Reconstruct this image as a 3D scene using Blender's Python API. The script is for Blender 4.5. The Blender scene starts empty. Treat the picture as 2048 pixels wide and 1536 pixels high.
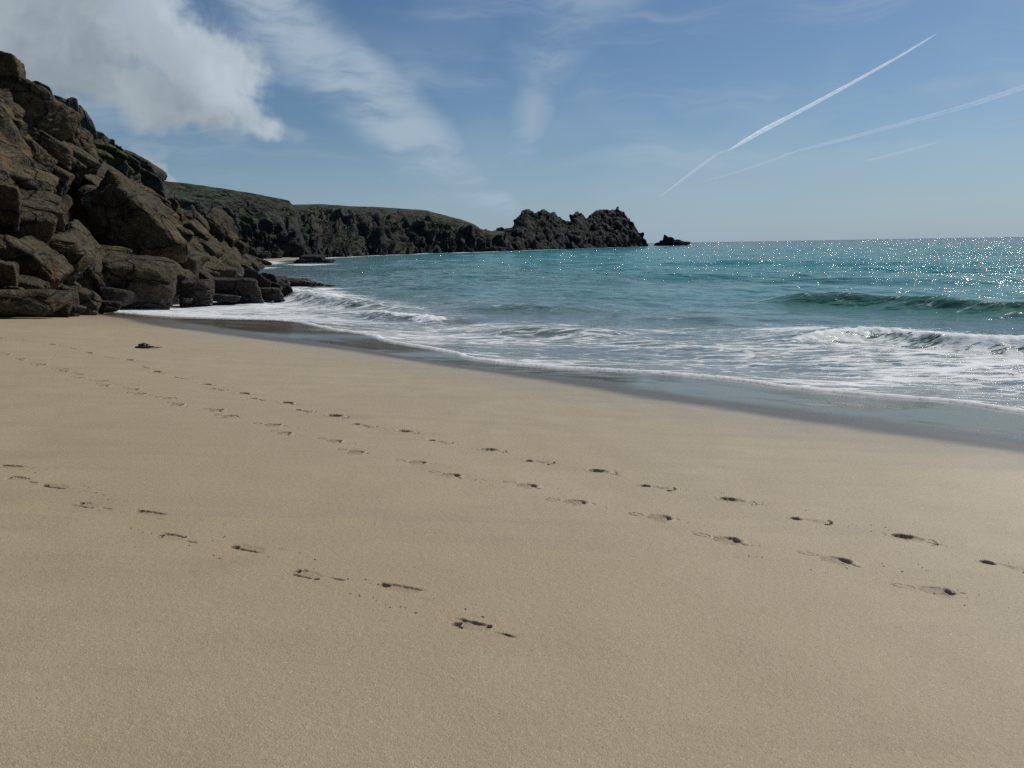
import bpy, math, random
import numpy as np
from mathutils import Matrix, Vector
R = math.radians
random.seed(7); rng = np.random.default_rng(7)
SC = bpy.context.scene
COL = SC.collection

# ------------------------------------------------------------------ camera
F = 1550.0                       # focal length in pixels of a 2048 px wide frame
ZC = 3.0                         # eye height above the sea
PITCH, ROLL = R(10.14), R(0.97)
Fw = np.array([0, math.cos(PITCH), -math.sin(PITCH)])
X0 = np.array([1.0, 0, 0]); U0 = np.array([0, math.sin(PITCH), math.cos(PITCH)])
CX = math.cos(ROLL)*X0 - math.sin(ROLL)*U0
CY = math.sin(ROLL)*X0 + math.cos(ROLL)*U0
cam = bpy.data.cameras.new('camera'); co = bpy.data.objects.new('camera', cam); COL.objects.link(co)
m = Matrix.Identity(4)
for i in range(3):
    m[i][0] = CX[i]; m[i][1] = CY[i]; m[i][2] = -Fw[i]
m[2][3] = ZC
co.matrix_world = m
cam.sensor_width = 36; cam.lens = 36*F/2048; cam.clip_start = 0.1; cam.clip_end = 400000
SC.camera = co

# ------------------------------------------------------------------ light
SUN_AZ, SUN_EL = R(47), R(44)
SUN_DIR = Vector((math.sin(SUN_AZ)*math.cos(SUN_EL), math.cos(SUN_AZ)*math.cos(SUN_EL), math.sin(SUN_EL)))
sl = bpy.data.lights.new('sun', 'SUN'); sl.energy = 3.4; sl.angle = R(0.53); sl.color = (1, .955, .88)
so = bpy.data.objects.new('sun', sl); COL.objects.link(so)
so.rotation_euler = SUN_DIR.to_track_quat('Z', 'Y').to_euler()
SC.view_settings.view_transform = 'Standard'; SC.view_settings.look = 'None'
SC.view_settings.gamma = 1; SC.view_settings.use_curve_mapping = False
SC.view_settings.exposure = -0.10
SKY_STRENGTH = 0.06
SC.render.engine = 'CYCLES'
SC.cycles.use_denoising = False
SC.cycles.max_bounces = 5; SC.cycles.diffuse_bounces = 3; SC.cycles.glossy_bounces = 3
SC.cycles.transparent_max_bounces = 8; SC.cycles.volume_bounces = 1
SC.cycles.sample_clamp_indirect = 4

# ------------------------------------------------------------------ projection helpers
def ray(px, py):
    px = np.asarray(px, float); py = np.asarray(py, float)
    u = (px-1024)/F; v = (768-py)/F
    return u[..., None]*CX + v[..., None]*CY + Fw
def at_z(px, py, z=0.0):
    d = ray(px, py); t = (z-ZC)/d[..., 2]
    return np.array([0, 0, ZC]) + t[..., None]*d
def at_dist(px, py, D):
    d = ray(px, py); t = D/np.hypot(d[..., 0], d[..., 1])
    return np.array([0, 0, ZC]) + np.asarray(t)[..., None]*d
def azel(px, py):
    d = ray(px, py); d = d/np.linalg.norm(d)
    return math.atan2(d[0], d[1]), math.asin(d[2])

# ------------------------------------------------------------------ node helpers
class NT:
    def __init__(s, tree): s.t = tree; s.n = tree.nodes; s.l = tree.links
    def new(s, typ, **kw):
        n = s.n.new(typ)
        for k, v in kw.items(): setattr(n, k, v)
        return n
    def put(s, sock, v):
        if hasattr(v, 'is_output'): s.l.new(v, sock)
        else: sock.default_value = v
    def m(s, op, a, b=0.0, c=0.0, clamp=False):
        n = s.new('ShaderNodeMath', operation=op, use_clamp=clamp)
        s.put(n.inputs[0], a); s.put(n.inputs[1], b); s.put(n.inputs[2], c)
        return n.outputs[0]
    def v(s, op, a, b=(0, 0, 0), scale=None):
        n = s.new('ShaderNodeVectorMath', operation=op)
        s.put(n.inputs[0], a); s.put(n.inputs[1], b)
        if scale is not None: s.put(n.inputs['Scale'], scale)
        return n.outputs['Value'] if op in ('LENGTH', 'DOT_PRODUCT', 'DISTANCE') else n.outputs[0]
    def xyz(s, x, y, z=0.0):
        n = s.new('ShaderNodeCombineXYZ'); s.put(n.inputs[0], x); s.put(n.inputs[1], y); s.put(n.inputs[2], z)
        return n.outputs[0]
    def sep(s, v):
        n = s.new('ShaderNodeSeparateXYZ'); s.put(n.inputs[0], v); return n.outputs
    def noise(s, vec, scale, detail=4, rough=.55, dist=0.0, lac=2.0):
        n = s.new('ShaderNodeTexNoise'); s.put(n.inputs['Vector'], vec)
        n.inputs['Scale'].default_value = scale; n.inputs['Detail'].default_value = detail
        n.inputs['Roughness'].default_value = rough; n.inputs['Distortion'].default_value = dist
        n.inputs['Lacunarity'].default_value = lac
        return n.outputs['Fac']
    def voro(s, vec, scale, feature='F1', rnd=1.0):
        n = s.new('ShaderNodeTexVoronoi', feature=feature); s.put(n.inputs['Vector'], vec)
        n.inputs['Scale'].default_value = scale; n.inputs['Randomness'].default_value = rnd
        return n.outputs['Distance']
    def ramp(s, x, a, b, lo=0.0, hi=1.0, smooth=True):
        n = s.new('ShaderNodeMapRange', interpolation_type='SMOOTHSTEP' if smooth else 'LINEAR')
        s.put(n.inputs[0], x)
        for i, q in enumerate((a, b, lo, hi)): s.put(n.inputs[i+1], q)
        return n.outputs[0]
    def mix(s, f, a, b, blend='MIX'):
        n = s.new('ShaderNodeMix', data_type='RGBA', blend_type=blend); s.put(n.inputs[0], f)
        for sock, v in ((n.inputs[6], a), (n.inputs[7], b)):
            if not hasattr(v, 'is_output') and len(v) == 3: v = (*v, 1)
            s.put(sock, v)
        return n.outputs[2]
    def map(s, vec, rot=(0, 0, 0), scale=(1, 1, 1), loc=(0, 0, 0)):
        n = s.new('ShaderNodeMapping'); s.put(n.inputs[0], vec)
        n.inputs['Rotation'].default_value = rot; n.inputs['Scale'].default_value = scale
        n.inputs['Location'].default_value = loc
        return n.outputs[0]
    def attr(s, name):
        return s.new('ShaderNodeAttribute', attribute_name=name).outputs['Fac']
    def bump(s, h, dist, strength=1.0, normal=None):
        n = s.new('ShaderNodeBump'); s.put(n.inputs['Height'], h)
        s.put(n.inputs['Distance'], dist); s.put(n.inputs['Strength'], strength)
        if normal is not None: s.put(n.inputs['Normal'], normal)
        return n.outputs[0]
    def pos(s): return s.new('ShaderNodeNewGeometry').outputs['Position']

def material(name):
    mt = bpy.data.materials.new(name); mt.use_nodes = True
    nt = NT(mt.node_tree); b = mt.node_tree.nodes['Principled BSDF']
    return mt, nt, b

# ------------------------------------------------------------------ sky with clouds
w = bpy.data.worlds.new('World'); SC.world = w; w.use_nodes = True
nt = NT(w.node_tree); bg = w.node_tree.nodes['Background']
sky = nt.new('ShaderNodeTexSky', sky_type='NISHITA'); sky.sun_disc = False
sky.sun_elevation = SUN_EL; sky.sun_rotation = SUN_AZ
sky.air_density = 1.0; sky.dust_density = 0.6; sky.ozone_density = 2.2; sky.altitude = 0
D = nt.new('ShaderNodeTexCoord').outputs['Generated']
dx, dy, dz = nt.sep(D)
AZ = nt.m('ARCTAN2', dx, dy); EL = nt.m('ARCSINE', dz)
P = nt.xyz(AZ, EL, 0)
def noise2(vec, scale, detail=4, rough=.55, out='Fac'):
    n = nt.new('ShaderNodeTexNoise', noise_dimensions='2D'); nt.put(n.inputs['Vector'], vec)
    n.inputs['Scale'].default_value = scale; n.inputs['Detail'].default_value = detail; n.inputs['Roughness'].default_value = rough
    return n.outputs[out]
def warp(vec, scale, amt, seed=0.0, detail=3):
    c = noise2(nt.v('ADD', vec, (seed, seed*1.7, 0)), scale, detail, .6, 'Color')
    return nt.v('ADD', vec, nt.v('SCALE', nt.v('SUBTRACT', c, (.5, .5, .5)), scale=amt))
def capsule(vec, pa, pb, ra, rb):
    """soft field: 1 on the axis, 0 at the radius, negative beyond (radii in pixels)"""
    a = np.array(azel(*pa)); b = np.array(azel(*pb)); ab = b-a
    rel = nt.v('SUBTRACT', vec, (a[0], a[1], 0))
    h = nt.m('DIVIDE', nt.v('DOT_PRODUCT', rel, (ab[0], ab[1], 0)), float(ab@ab)+1e-9, clamp=True)
    near = nt.v('SCALE', (ab[0], ab[1], 0), scale=h)
    d = nt.v('LENGTH', nt.v('SUBTRACT', rel, near))
    r = nt.m('MULTIPLY_ADD', h, (rb-ra)/F, ra/F)
    return nt.m('SUBTRACT', 1.0, nt.m('DIVIDE', d, r)), h
def union(fs):
    o = fs[0]
    for f in fs[1:]: o = nt.m('MAXIMUM', o, f)
    return o
# cumulus bank, upper left and on beyond the frame
pw = warp(P, 9, .062, 3.1, 4)
WP = warp(P, 5.5, .055, 8.0)
cum = union([capsule(pw, a, b, r1, r2)[0] for a, b, r1, r2 in [
    ((-700, -160), (260, 40), 290, 150), ((200, 20), (445, 130), 135, 92), ((360, 130), (545, 245), 90, 42),
    ((300, 190), (440, 238), 70, 40), ((60, 140), (300, 190), 62, 50), ((-300, 120), (60, 100), 130, 70)]])
cum2 = union([capsule(pw, a, b, r1, r2)[0] for a, b, r1, r2 in [
    ((30, 165), (92, 190), 24, 12), ((150, 215), (180, 262), 14, 8), ((308, 335), (372, 372), 24, 12), ((-900, 300), (-300, 260), 120, 60)]])
fine = noise2(nt.v('ADD', P, (1, 5, 0)), 22, 5, .64)
ca = nt.ramp(nt.m('ADD', cum, nt.m('MULTIPLY', nt.m('SUBTRACT', fine, .5), .85)), .0, .62, 0, .97)
cb = nt.ramp(nt.m('ADD', cum2, nt.m('MULTIPLY', nt.m('SUBTRACT', fine, .5), .6)), .0, .6, 0, .8)
thin = union([capsule(pw, (280, 305), (345, 320), 30, 20)[0], capsule(pw, (240, 235), (330, 270), 24, 14)[0],
              capsule(pw, (420, 260), (600, 262), 40, 25)[0]])
cc = nt.ramp(nt.m('ADD', thin, nt.m('MULTIPLY', nt.m('SUBTRACT', fine, .5), .8)), .0, .9, 0, .42)
# lighter where thick lumps catch the sun, greyer undersides
lump = noise2(nt.v('ADD', pw, (3, 1, 0)), 11, 4, .58)
lobe = nt.ramp(lump, .28, .74, 0, 1)
edge = nt.ramp(capsule(pw, (330, 20), (575, 250), 120, 95)[0], -.1, .8, 0, 1)
cb_v = nt.m('ADD', nt.m('MULTIPLY_ADD', lobe, .11, .33), nt.m('MULTIPLY', edge, .17))
cumcol = nt.mix(lobe, (.86, 1.02, 1.16, 1), (.88, 1.02, 1.12, 1))
cumcol = nt.v('SCALE', cumcol, scale=cb_v)
# cirrus bands
def streaks(ang, sc, seed, detail=5, amt=.06):
    return noise2(nt.map(WP, rot=(0, 0, ang), scale=sc, loc=(seed, seed, 0)), 1.0, detail, .6)
def pang(pa, pb):
    a = np.array(azel(*pa)); b = np.array(azel(*pb)); return math.atan2(b[1]-a[1], b[0]-a[0])
pc = WP
b1 = union([capsule(pc, a, b, r1, r2)[0] for a, b, r1, r2 in [((480, -60), (670, 140), 105, 85), ((660, 130), (860, 300), 88, 72), ((850, 290), (1020, 420), 76, 26), ((780, 200), (700, 130), 80, 60)]])
s1 = streaks(-pang((560, 80), (980, 400)), (5, 22, 1), 2.0)
c1 = nt.m('MULTIPLY', nt.ramp(b1, -.1, .8, 0, 1), nt.ramp(s1, .28, .62, .15, 1))
b2 = union([capsule(pc, a, b, r1, r2)[0] for a, b, r1, r2 in [((1210, -60), (1080, 120), 110, 75), ((1080, 110), (1035, 290), 60, 45)]])
s2 = streaks(-pang((1200, 0), (1040, 280)), (6, 20, 1), 5.0)
c2 = nt.m('MULTIPLY', nt.ramp(b2, -.2, .95, 0, 1), nt.ramp(s2, .28, .62, .1, .8))
# faint veils everywhere, flattening towards the horizon
s3 = streaks(R(-9), (2.2, 26, 1), 11.0)
c3 = nt.m('MULTIPLY', nt.ramp(s3, .47, .78, 0, .30), nt.ramp(EL, .0, .12, .5, 1))
s4 = noise2(nt.map(WP, scale=(3.5, 6, 1), loc=(4, 2, 0)), 1.0, 3, .55)
c4 = nt.ramp(s4, .42, .72, 0, .20)
ci = nt.m('MAXIMUM', nt.m('MAXIMUM', nt.m('MULTIPLY', c1, .80), nt.m('MULTIPLY', c2, .62)), nt.m('ADD', c3, c4))
ci = nt.m('MINIMUM', ci, .8)
bandv = union([capsule(WP, a, b, r1, r2)[0] for a, b, r1, r2 in [
    ((1760, 190), (2100, 170), 14, 26), ((1990, 270), (2100, 262), 16, 20), ((2000, 250), (2140, 235), 8, 12)]])
ci = nt.m('MAXIMUM', ci, nt.ramp(bandv, 0, 1, 0, .26))
skyrgb = nt.v('SCALE', sky.outputs[0], scale=SKY_STRENGTH)
skyrgb = nt.v('MULTIPLY', skyrgb, (.72, .90, 1.06))
skyrgb = nt.mix(ci, skyrgb, (.43, .53, .62))
hz = nt.ramp(EL, -.02, .17, .62, 0)
skyrgb = nt.mix(hz, skyrgb, (.335, .465, .625))
skyrgb = nt.mix(cc, skyrgb, (.36, .45, .53))
skyrgb = nt.mix(nt.m('MAXIMUM', ca, cb), skyrgb, cumcol)
nt.l.new(skyrgb, bg.inputs[0]); bg.inputs[1].default_value = 1.0
w.cycles.sampling_method = 'MANUAL'; w.cycles.sample_map_resolution = 512

# ------------------------------------------------------------------ numpy noise
_perm = rng.permutation(512).astype(np.int64); _perm = np.concatenate([_perm, _perm, _perm])
_grad = rng.normal(size=(512, 3)); _grad /= np.linalg.norm(_grad, axis=1)[:, None]
def perlin(p):
    p = np.asarray(p, float); i = np.floor(p).astype(np.int64); f = p-i; i &= 511
    u = f*f*f*(f*(f*6-15)+10); out = np.zeros(len(p))
    for a in (0, 1):
        wa = u[:, 0] if a else 1-u[:, 0]
        for b in (0, 1):
            wb = u[:, 1] if b else 1-u[:, 1]
            for c in (0, 1):
                wc = u[:, 2] if c else 1-u[:, 2]
                h = _perm[_perm[_perm[(i[:, 0]+a) & 511]+((i[:, 1]+b) & 511)] + ((i[:, 2]+c) & 511)]
                g = _grad[h]
                out += wa*wb*wc*(g[:, 0]*(f[:, 0]-a)+g[:, 1]*(f[:, 1]-b)+g[:, 2]*(f[:, 2]-c))
    return out*1.6
def fbm(p, oct=4, gain=.5, lac=2.03):
    o = 0; a = 1
    for k in range(oct):
        o = o+a*perlin(p*lac**k+k*17.1); a *= gain
    return o
def ridged(p, oct=4, gain=.5):
    o = 0; a = 1
    for k in range(oct):
        o = o+a*(1-np.abs(perlin(p*2.03**k+k*9.7))*2); a *= gain
    return o
def worley(p):
    """distance to the two nearest jittered lattice points and an id value"""
    i = np.floor(p).astype(np.int64); n = len(p)
    d1 = np.full(n, 9.); d2 = np.full(n, 9.); idv = np.zeros(n)
    for a in (-1, 0, 1):
        for b in (-1, 0, 1):
            for c in (-1, 0, 1):
                q = i+np.array([a, b, c]); h = _perm[_perm[_perm[q[:, 0] & 511]+(q[:, 1] & 511)]+(q[:, 2] & 511)]
                jit = _grad[h]*.38+.5; d = np.linalg.norm(q+jit-p, axis=1)
                c1_ = d < d1; d2 = np.where(c1_, d1, np.minimum(d2, d)); idv = np.where(c1_, h/511., idv); d1 = np.where(c1_, d, d1)
    return d1, d2, idv
def sstep(a, b, x):
    t = np.clip((x-a)/(b-a), 0, 1); return t*t*(3-2*t)
def seg_dist(xy, pts):
    """unsigned distance to a polyline, signed side, running parameter (in vertices)"""
    best = np.full(len(xy), 1e18); side = np.zeros(len(xy)); par = np.zeros(len(xy))
    for k in range(len(pts)-1):
        a = pts[k]; ab = pts[k+1]-a; rel = xy-a
        h = np.clip((rel@ab)/(ab@ab), 0, 1); d = rel-h[:, None]*ab
        dd = (d*d).sum(1); cr = ab[0]*rel[:, 1]-ab[1]*rel[:, 0]
        mk = dd < best; best = np.where(mk, dd, best); side = np.where(mk, cr, side); par = np.where(mk, k+h, par)
    return np.sqrt(best), np.sign(side), par
def smooth_poly(pts, step=1.0, it=3):
    pts = np.asarray(pts, float)
    for _ in range(it):                      # Chaikin corner cutting
        q = [pts[0]]
        for a, b in zip(pts[:-1], pts[1:]): q += [a*.75+b*.25, a*.25+b*.75]
        pts = np.array(q+[pts[-1]])
    return pts

# ------------------------------------------------------------------ object helpers
def link(o): COL.objects.link(o); return o
def mesh(name, verts, faces, mat, smooth=True):
    me = bpy.data.meshes.new(name)
    verts = np.asarray(verts, np.float32); faces = np.asarray(faces, np.int32)
    n, k = faces.shape
    me.vertices.add(len(verts)); me.vertices.foreach_set('co', verts.ravel())
    me.loops.add(n*k); me.loops.foreach_set('vertex_index', faces.ravel())
    me.polygons.add(n); me.polygons.foreach_set('loop_start', np.arange(0, n*k, k, dtype=np.int32))
    me.polygons.foreach_set('loop_total', np.full(n, k, np.int32))
    me.polygons.foreach_set('use_smooth', np.full(n, smooth))
    me.update(calc_edges=True)
    if mat: me.materials.append(mat)
    return me
def fattr(me, name, vals):
    a = me.attributes.new(name, 'FLOAT', 'POINT'); a.data.foreach_set('value', np.asarray(vals, np.float32))
def obj(name, me, parent=None):
    o = bpy.data.objects.new(name, me); link(o)
    if parent: o.parent = parent
    return o
def tag(o, label=None, cat=None, group=None, kind=None):
    for k, v in (('label', label), ('category', cat), ('group', group), ('kind', kind)):
        if v: o[k] = v
    return o
def grid_faces(nu, nv, mask=None):
    i = np.arange(nu*nv).reshape(nu, nv)
    f = np.stack([i[:-1, :-1], i[1:, :-1], i[1:, 1:], i[:-1, 1:]], -1).reshape(-1, 4)
    return f

# ------------------------------------------------------------------ shoreline
E0 = 0.25
edge_px = [(196, 620), (330, 633), (480, 637), (590, 641), (640, 655), (735, 668), (765, 682), (860, 697), (905, 706), (935, 717),
           (1010, 727), (1100, 735), (1250, 742), (1400, 752), (1500, 764), (1600, 779), (1800, 795), (1900, 802), (2048, 826)]
ew = np.array([at_z(x, y, E0)[:2] for x, y in edge_px])
dl = ew[-1]-ew[-3]; dl /= np.linalg.norm(dl)
ext_r = [ew[-1]+dl*8, ew[-1]+dl*30+np.array([0, -3]), ew[-1]+dl*80+np.array([0, -20])]
ext_l = [np.array([-180., 900.]), np.array([-95., 400.]), np.array([-60., 150.]), np.array([-33., 75.])]
EDGE = smooth_poly(np.vstack([ext_l, ew, ext_r]), it=1)
_sc = seg_dist(np.zeros((1, 2)), EDGE); _sgn = _sc[1][0]
def seaward(xy):                             # signed distance, positive out to sea
    d, s, _ = seg_dist(xy, EDGE)
    return -d*s*_sgn
D_CAM = -seaward(np.zeros((1, 2)))[0]
_A = 4.0; _L = -D_CAM/math.log(1-(ZC-1.58-E0)/_A)
def beach(xy, s=None):
    xy = np.asarray(xy, float)
    if s is None: s = seaward(xy)
    d = -s
    land = E0+_A*(1-np.exp(-np.maximum(d, 0)/_L))
    sea_ = E0+np.minimum(d, 0)*(_A/_L)
    z = np.where(d > 0, land, np.maximum(sea_, -6))
    q = np.c_[xy, np.zeros(len(xy))]
    und = .016*perlin(q*.55)+.008*perlin(q*1.7+5)
    return z+und*sstep(-2, 4, d)
def at_sand(px, py):
    d = ray(px, py); ts = np.geomspace(1.2, 90, 500); p = np.array([0, 0, ZC])+ts[:, None]*d
    h = p[:, 2]-beach(p[:, :2]); k = int(np.argmax(h < 0))
    if k == 0: return at_z(px, py, E0)
    t = ts[k-1]+(ts[k]-ts[k-1])*h[k-1]/(h[k-1]-h[k]); return np.array([0, 0, ZC])+t*d

# ------------------------------------------------------------------ sand
wet_px = [(170, 618), (250, 640), (330, 655), (430, 668), (560, 684), (700, 702), (850, 726), (1000, 748), (1120, 768), (1250, 792), (1400, 812),
          (1550, 836), (1700, 858), (1850, 880), (2048, 905)]
WET = smooth_poly(np.array([at_sand(x, y)[:2] for x, y in wet_px] + [at_sand(2048, 905)[:2]+dl*20]), it=2)

def make_sand_material():
    mt, n, b = material('beach_sand')
    p = n.pos(); wet = n.attr('wet'); damp = n.attr('damp'); film = n.attr('film'); sheen = n.attr('sheen')
    g1 = n.noise(p, 260, 3, .7); g2 = n.noise(p, 70, 4, .65); g3 = n.noise(p, 2.2, 5, .6); g4 = n.noise(p, .35, 4, .5)
    streak = n.noise(n.map(p, rot=(0, 0, R(-42)), scale=(.25, 2.6, 1)), 1.0, 5, .6)
    dry = n.mix(n.ramp(g3, .3, .7), (.386, .306, .180), (.430, .342, .207))
    dry = n.mix(n.ramp(g4, .35, .65, 0, .6), dry, (.385, .292, .175))
    dry = n.mix(n.ramp(streak, .5, .66, 0, .22), dry, (.28, .232, .148))
    grain = n.m('ADD', n.m('MULTIPLY', n.m('SUBTRACT', g1, .5), .85), n.m('MULTIPLY', n.m('SUBTRACT', g2, .5), .38))
    dry = n.v('SCALE', dry, scale=n.m('ADD', 1.0, grain))
    cell = n.new('ShaderNodeTexVoronoi'); n.put(cell.inputs['Vector'], p); cell.inputs['Scale'].default_value = 190
    h = n.sep(cell.outputs['Color'])
    dry = n.mix(n.ramp(h[0], .93, .97, 0, .35, False), dry, (.62, .58, .48))      # pale shell grit
    dry = n.mix(n.ramp(h[1], .93, .97, 0, .4, False), dry, (.15, .11, .07))      # dark grains
    wv = n.m('ADD', wet, n.m('MULTIPLY', n.m('SUBTRACT', n.noise(n.map(p, rot=(0, 0, R(-42)), scale=(.5, 3, 1)), 1.2, 4), .5), .30))
    wm = n.ramp(wv, .25, .8, 0, 1)
    wetc = n.v('SCALE', (.110, .082, .045), scale=n.m('MULTIPLY_ADD', grain, .35, 1))
    col = n.mix(wm, dry, wetc)
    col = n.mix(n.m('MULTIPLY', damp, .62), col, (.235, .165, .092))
    n.put(b.inputs['Base Color'], col)
    rough = n.m('MULTIPLY_ADD', wm, -.42, .62)
    n.put(b.inputs['Roughness'], n.m('MINIMUM', n.ramp(wv, .15, .8, n.m('MULTIPLY_ADD', sheen, -.34, .66), .34, False), n.ramp(n.m('ADD', film, n.m('MULTIPLY', n.m('SUBTRACT', streak, .5), .18)), .02, .36, .52, .11)))
    b.inputs['IOR'].default_value = 1.4
    bs = n.m('MULTIPLY', n.ramp(wv, .2, .8, 1, .28), n.m('MULTIPLY', n.ramp(film, .05, .45, 1, 0), n.m('MULTIPLY_ADD', sheen, -.75, 1)))
    hgt = n.m('ADD', n.m('MULTIPLY', n.noise(p, 140, 3, .75), 1.0), n.m('MULTIPLY', n.noise(p, 24, 4, .6), 1.4))
    b1_ = n.bump(hgt, .0042, bs)
    n.put(b.inputs['Normal'], n.bump(n.noise(n.map(p, rot=(0, 0, R(-42)), scale=(.5, 2.5, 1)), 3, 3), .004, n.ramp(wv, .3, .8, .5, .06), b1_))
    return mt
SAND = make_sand_material()

# footprint trails: (pixel x, pixel y, style); a later step takes the walking direction from its neighbours
trail_a = [(-60, 668), (5, 676), (38, 679), (105, 689), (145, 697), (178, 706), (218, 715), (260, 720), (290, 735), (315, 744), (358, 756), (415, 769),
           (434, 779), (490, 787), (516, 799), (577, 806), (606, 822), (674, 832), (725, 851), (814, 863), (877, 883), (985, 900),
           (1076, 924), (1203, 943), (1313, 975), (1472, 1001), (1620, 1041), (1825, 1077), (2012, 1133), (2240, 1185)]
trail_b = [(-40, 700), (8, 708), (38, 717), (78, 728), (123, 738), (155, 748), (200, 762), (263, 778), (333, 796),
           (428, 820), (539, 849), (663, 881), (828, 924), (1047, 970), (1310, 1034), (1662, 1118), (2120, 1235)]
trail_b2 = [(-20, 700), (38, 719), (78, 730), (125, 742), (155, 755), (206, 770), (276, 787), (351, 808), (454, 832), (563, 865), (706, 903), (894, 949),
            (1142, 1003), (1445, 1078), (1862, 1180)]
trail_c = [(-100, 905), (22, 933), (115, 972), (298, 1027), (500, 1096), (800, 1178)]
trail_c2 = [(-60, 930), (32, 957), (175, 1010), (340, 1074), (615, 1148), (942, 1252)]
PRINTS = []
def add_trail(tr, style, yaw=0):
    w_ = [at_sand(x, y) for x, y in tr]
    for k, p in enumerate(w_):
        a = w_[max(k-1, 0)]; b = w_[min(k+1, len(w_)-1)]; d = (b-a)[:2]
        ang = math.atan2(d[1], d[0])
        x = tr[k][0]
        if x < -20 or x > 2070: continue
        st = style if isinstance(style, str) else style[k % 2]
        PRINTS.append((p[0], p[1], ang+R(random.uniform(-5, 5))+R(yaw), st, 1 if k % 2 else -1, random.uniform(.85, 1.12)*(1.5 if np.hypot(p[0], p[1]) > 8.5 else 1)))
add_trail(trail_a, ('toes', 'heel'), 14)
add_trail(trail_b, 'scuff', 14); add_trail(trail_b2, 'scuff', 10)
add_trail(trail_c, 'edge', 14); add_trail(trail_c2, 'edge2', 14)
def print_disp(xy):
    """depth of all footprints and a dampness value at the given points"""
    z = np.zeros(len(xy)); damp = np.zeros(len(xy)); q = np.c_[xy, np.zeros(len(xy))]
    nz = None
    for (x, y, a, st, sd, kk) in PRINTS:
        rel = xy-np.array([x, y]); near = np.nonzero((np.abs(rel) < .36).all(1))[0]
        if not len(near): continue
        r = rel[near]; c, s = math.cos(a), math.sin(a)
        u = r[:, 0]*c+r[:, 1]*s; v = (-r[:, 0]*s+r[:, 1]*c)*sd
        sc_ = 1.28 if kk > 1.25 else 1.10
        u = u/sc_; v = v/(sc_*1.08)
        pn = q[near]; n1 = perlin(pn*22+a*9); n2 = perlin(pn*60+3)
        uu = u+.007*n1; vv = v+.006*perlin(pn*26+40)
        def ell(cu, cv, ru, rv, soft=.30):
            e = np.sqrt(((uu-cu)/ru)**2+((vv-cv)/rv)**2); return 1-sstep(1-soft, 1+soft*.4, e)
        def rim(cu, cv, ru, rv):
            e = np.sqrt(((uu-cu)/ru)**2+((vv-cv)/rv)**2); return np.exp(-((e-1.22)/.16)**2)
        heel = ell(-.085, 0, .042, .033); ball = ell(.045, -.005, .048, .044); arch = ell(-.02, -.016, .07, .022)
        toes = np.zeros(len(u))
        for t, (tu, tv, tr) in enumerate([(.100, .036, .017), (.122, .012, .012), (.128, -.012, .011), (.126, -.034, .011), (.112, -.054, .010)]):
            toes = np.maximum(toes, ell(tu, tv, tr*1.2, tr, .4))
        fold = perlin(np.c_[uu*30+vv*18, vv*75, np.full(len(uu), a*5)])                 # small slumped ridges in the floor
        if st == 'toes':
            dz = -.030*heel*(.35+.65*sstep(-.045, -.095, uu))-.005*ball-.006*arch-.030*toes+.004*rim(-.085, 0, .042, .033)+.005*fold*heel
        elif st == 'heel':
            bd = ell(-.03, 0, .088, .050, .22)
            dz = -.028*bd*(.25+.75*sstep(.012, -.055, uu-vv*.6))+.006*fold*bd-.009*ell(.105, -.024, .06, .016, .2)*(fold > -.1)-.010*toes+.005*rim(-.03, 0, .088, .05)
        elif st == 'scuff':
            bd = ell(.02, 0, .085, .054, .16)
            dz = -.026*bd*(.34+.66*sstep(.03, .078, uu+.015*n1+.3*vv))+.006*fold*bd-.007*(ell(-.13, .012, .058, .028, .12)-ell(-.125, .012, .046, .018, .2)) \
                + .009*rim(.02, 0, .085, .054)*sstep(.0, .08, uu)-.012*ell(.125, -.03, .03, .008)
        elif st == 'edge':
            dz = -.0045*ell(-.02, .006, .115, .042, .2)*(1+.5*fold)-.022*ell(-.0, .030, .115, .014, .5)*(.7+.5*n1)-.024*ell(-.09, .015, .03, .022)-.004*ell(.15, -.055, .06, .016, .9)+.004*fold*ell(-.05, .01, .07, .03)
        else:
            dz = -.004*ell(-.01, .004, .095, .042, .2)*(1+.5*fold)-.018*ell(-.02, .034, .085, .012, .5)*(.8+.5*n1)-.028*ell(.07, .030, .016, .014)-.024*ell(-.065, -.006, .022, .022)-.014*ell(.17, -.006, .055, .010, .8) \
                - .010*ell(-.04, -.030, .018, .012)+.004*fold*ell(-.05, .01, .07, .03)
        dz = dz*kk*(.82 if st in ('heel', 'scuff', 'toes') else .66)
        dz = dz*(1+.35*n2)+.0012*n2*(dz < -.004)
        fall = 1-sstep(.72, .92, np.maximum(np.abs(u)/.25, np.abs(v)/.12))
        dz = dz*fall
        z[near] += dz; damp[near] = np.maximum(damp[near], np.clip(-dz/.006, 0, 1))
    return z, damp

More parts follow.
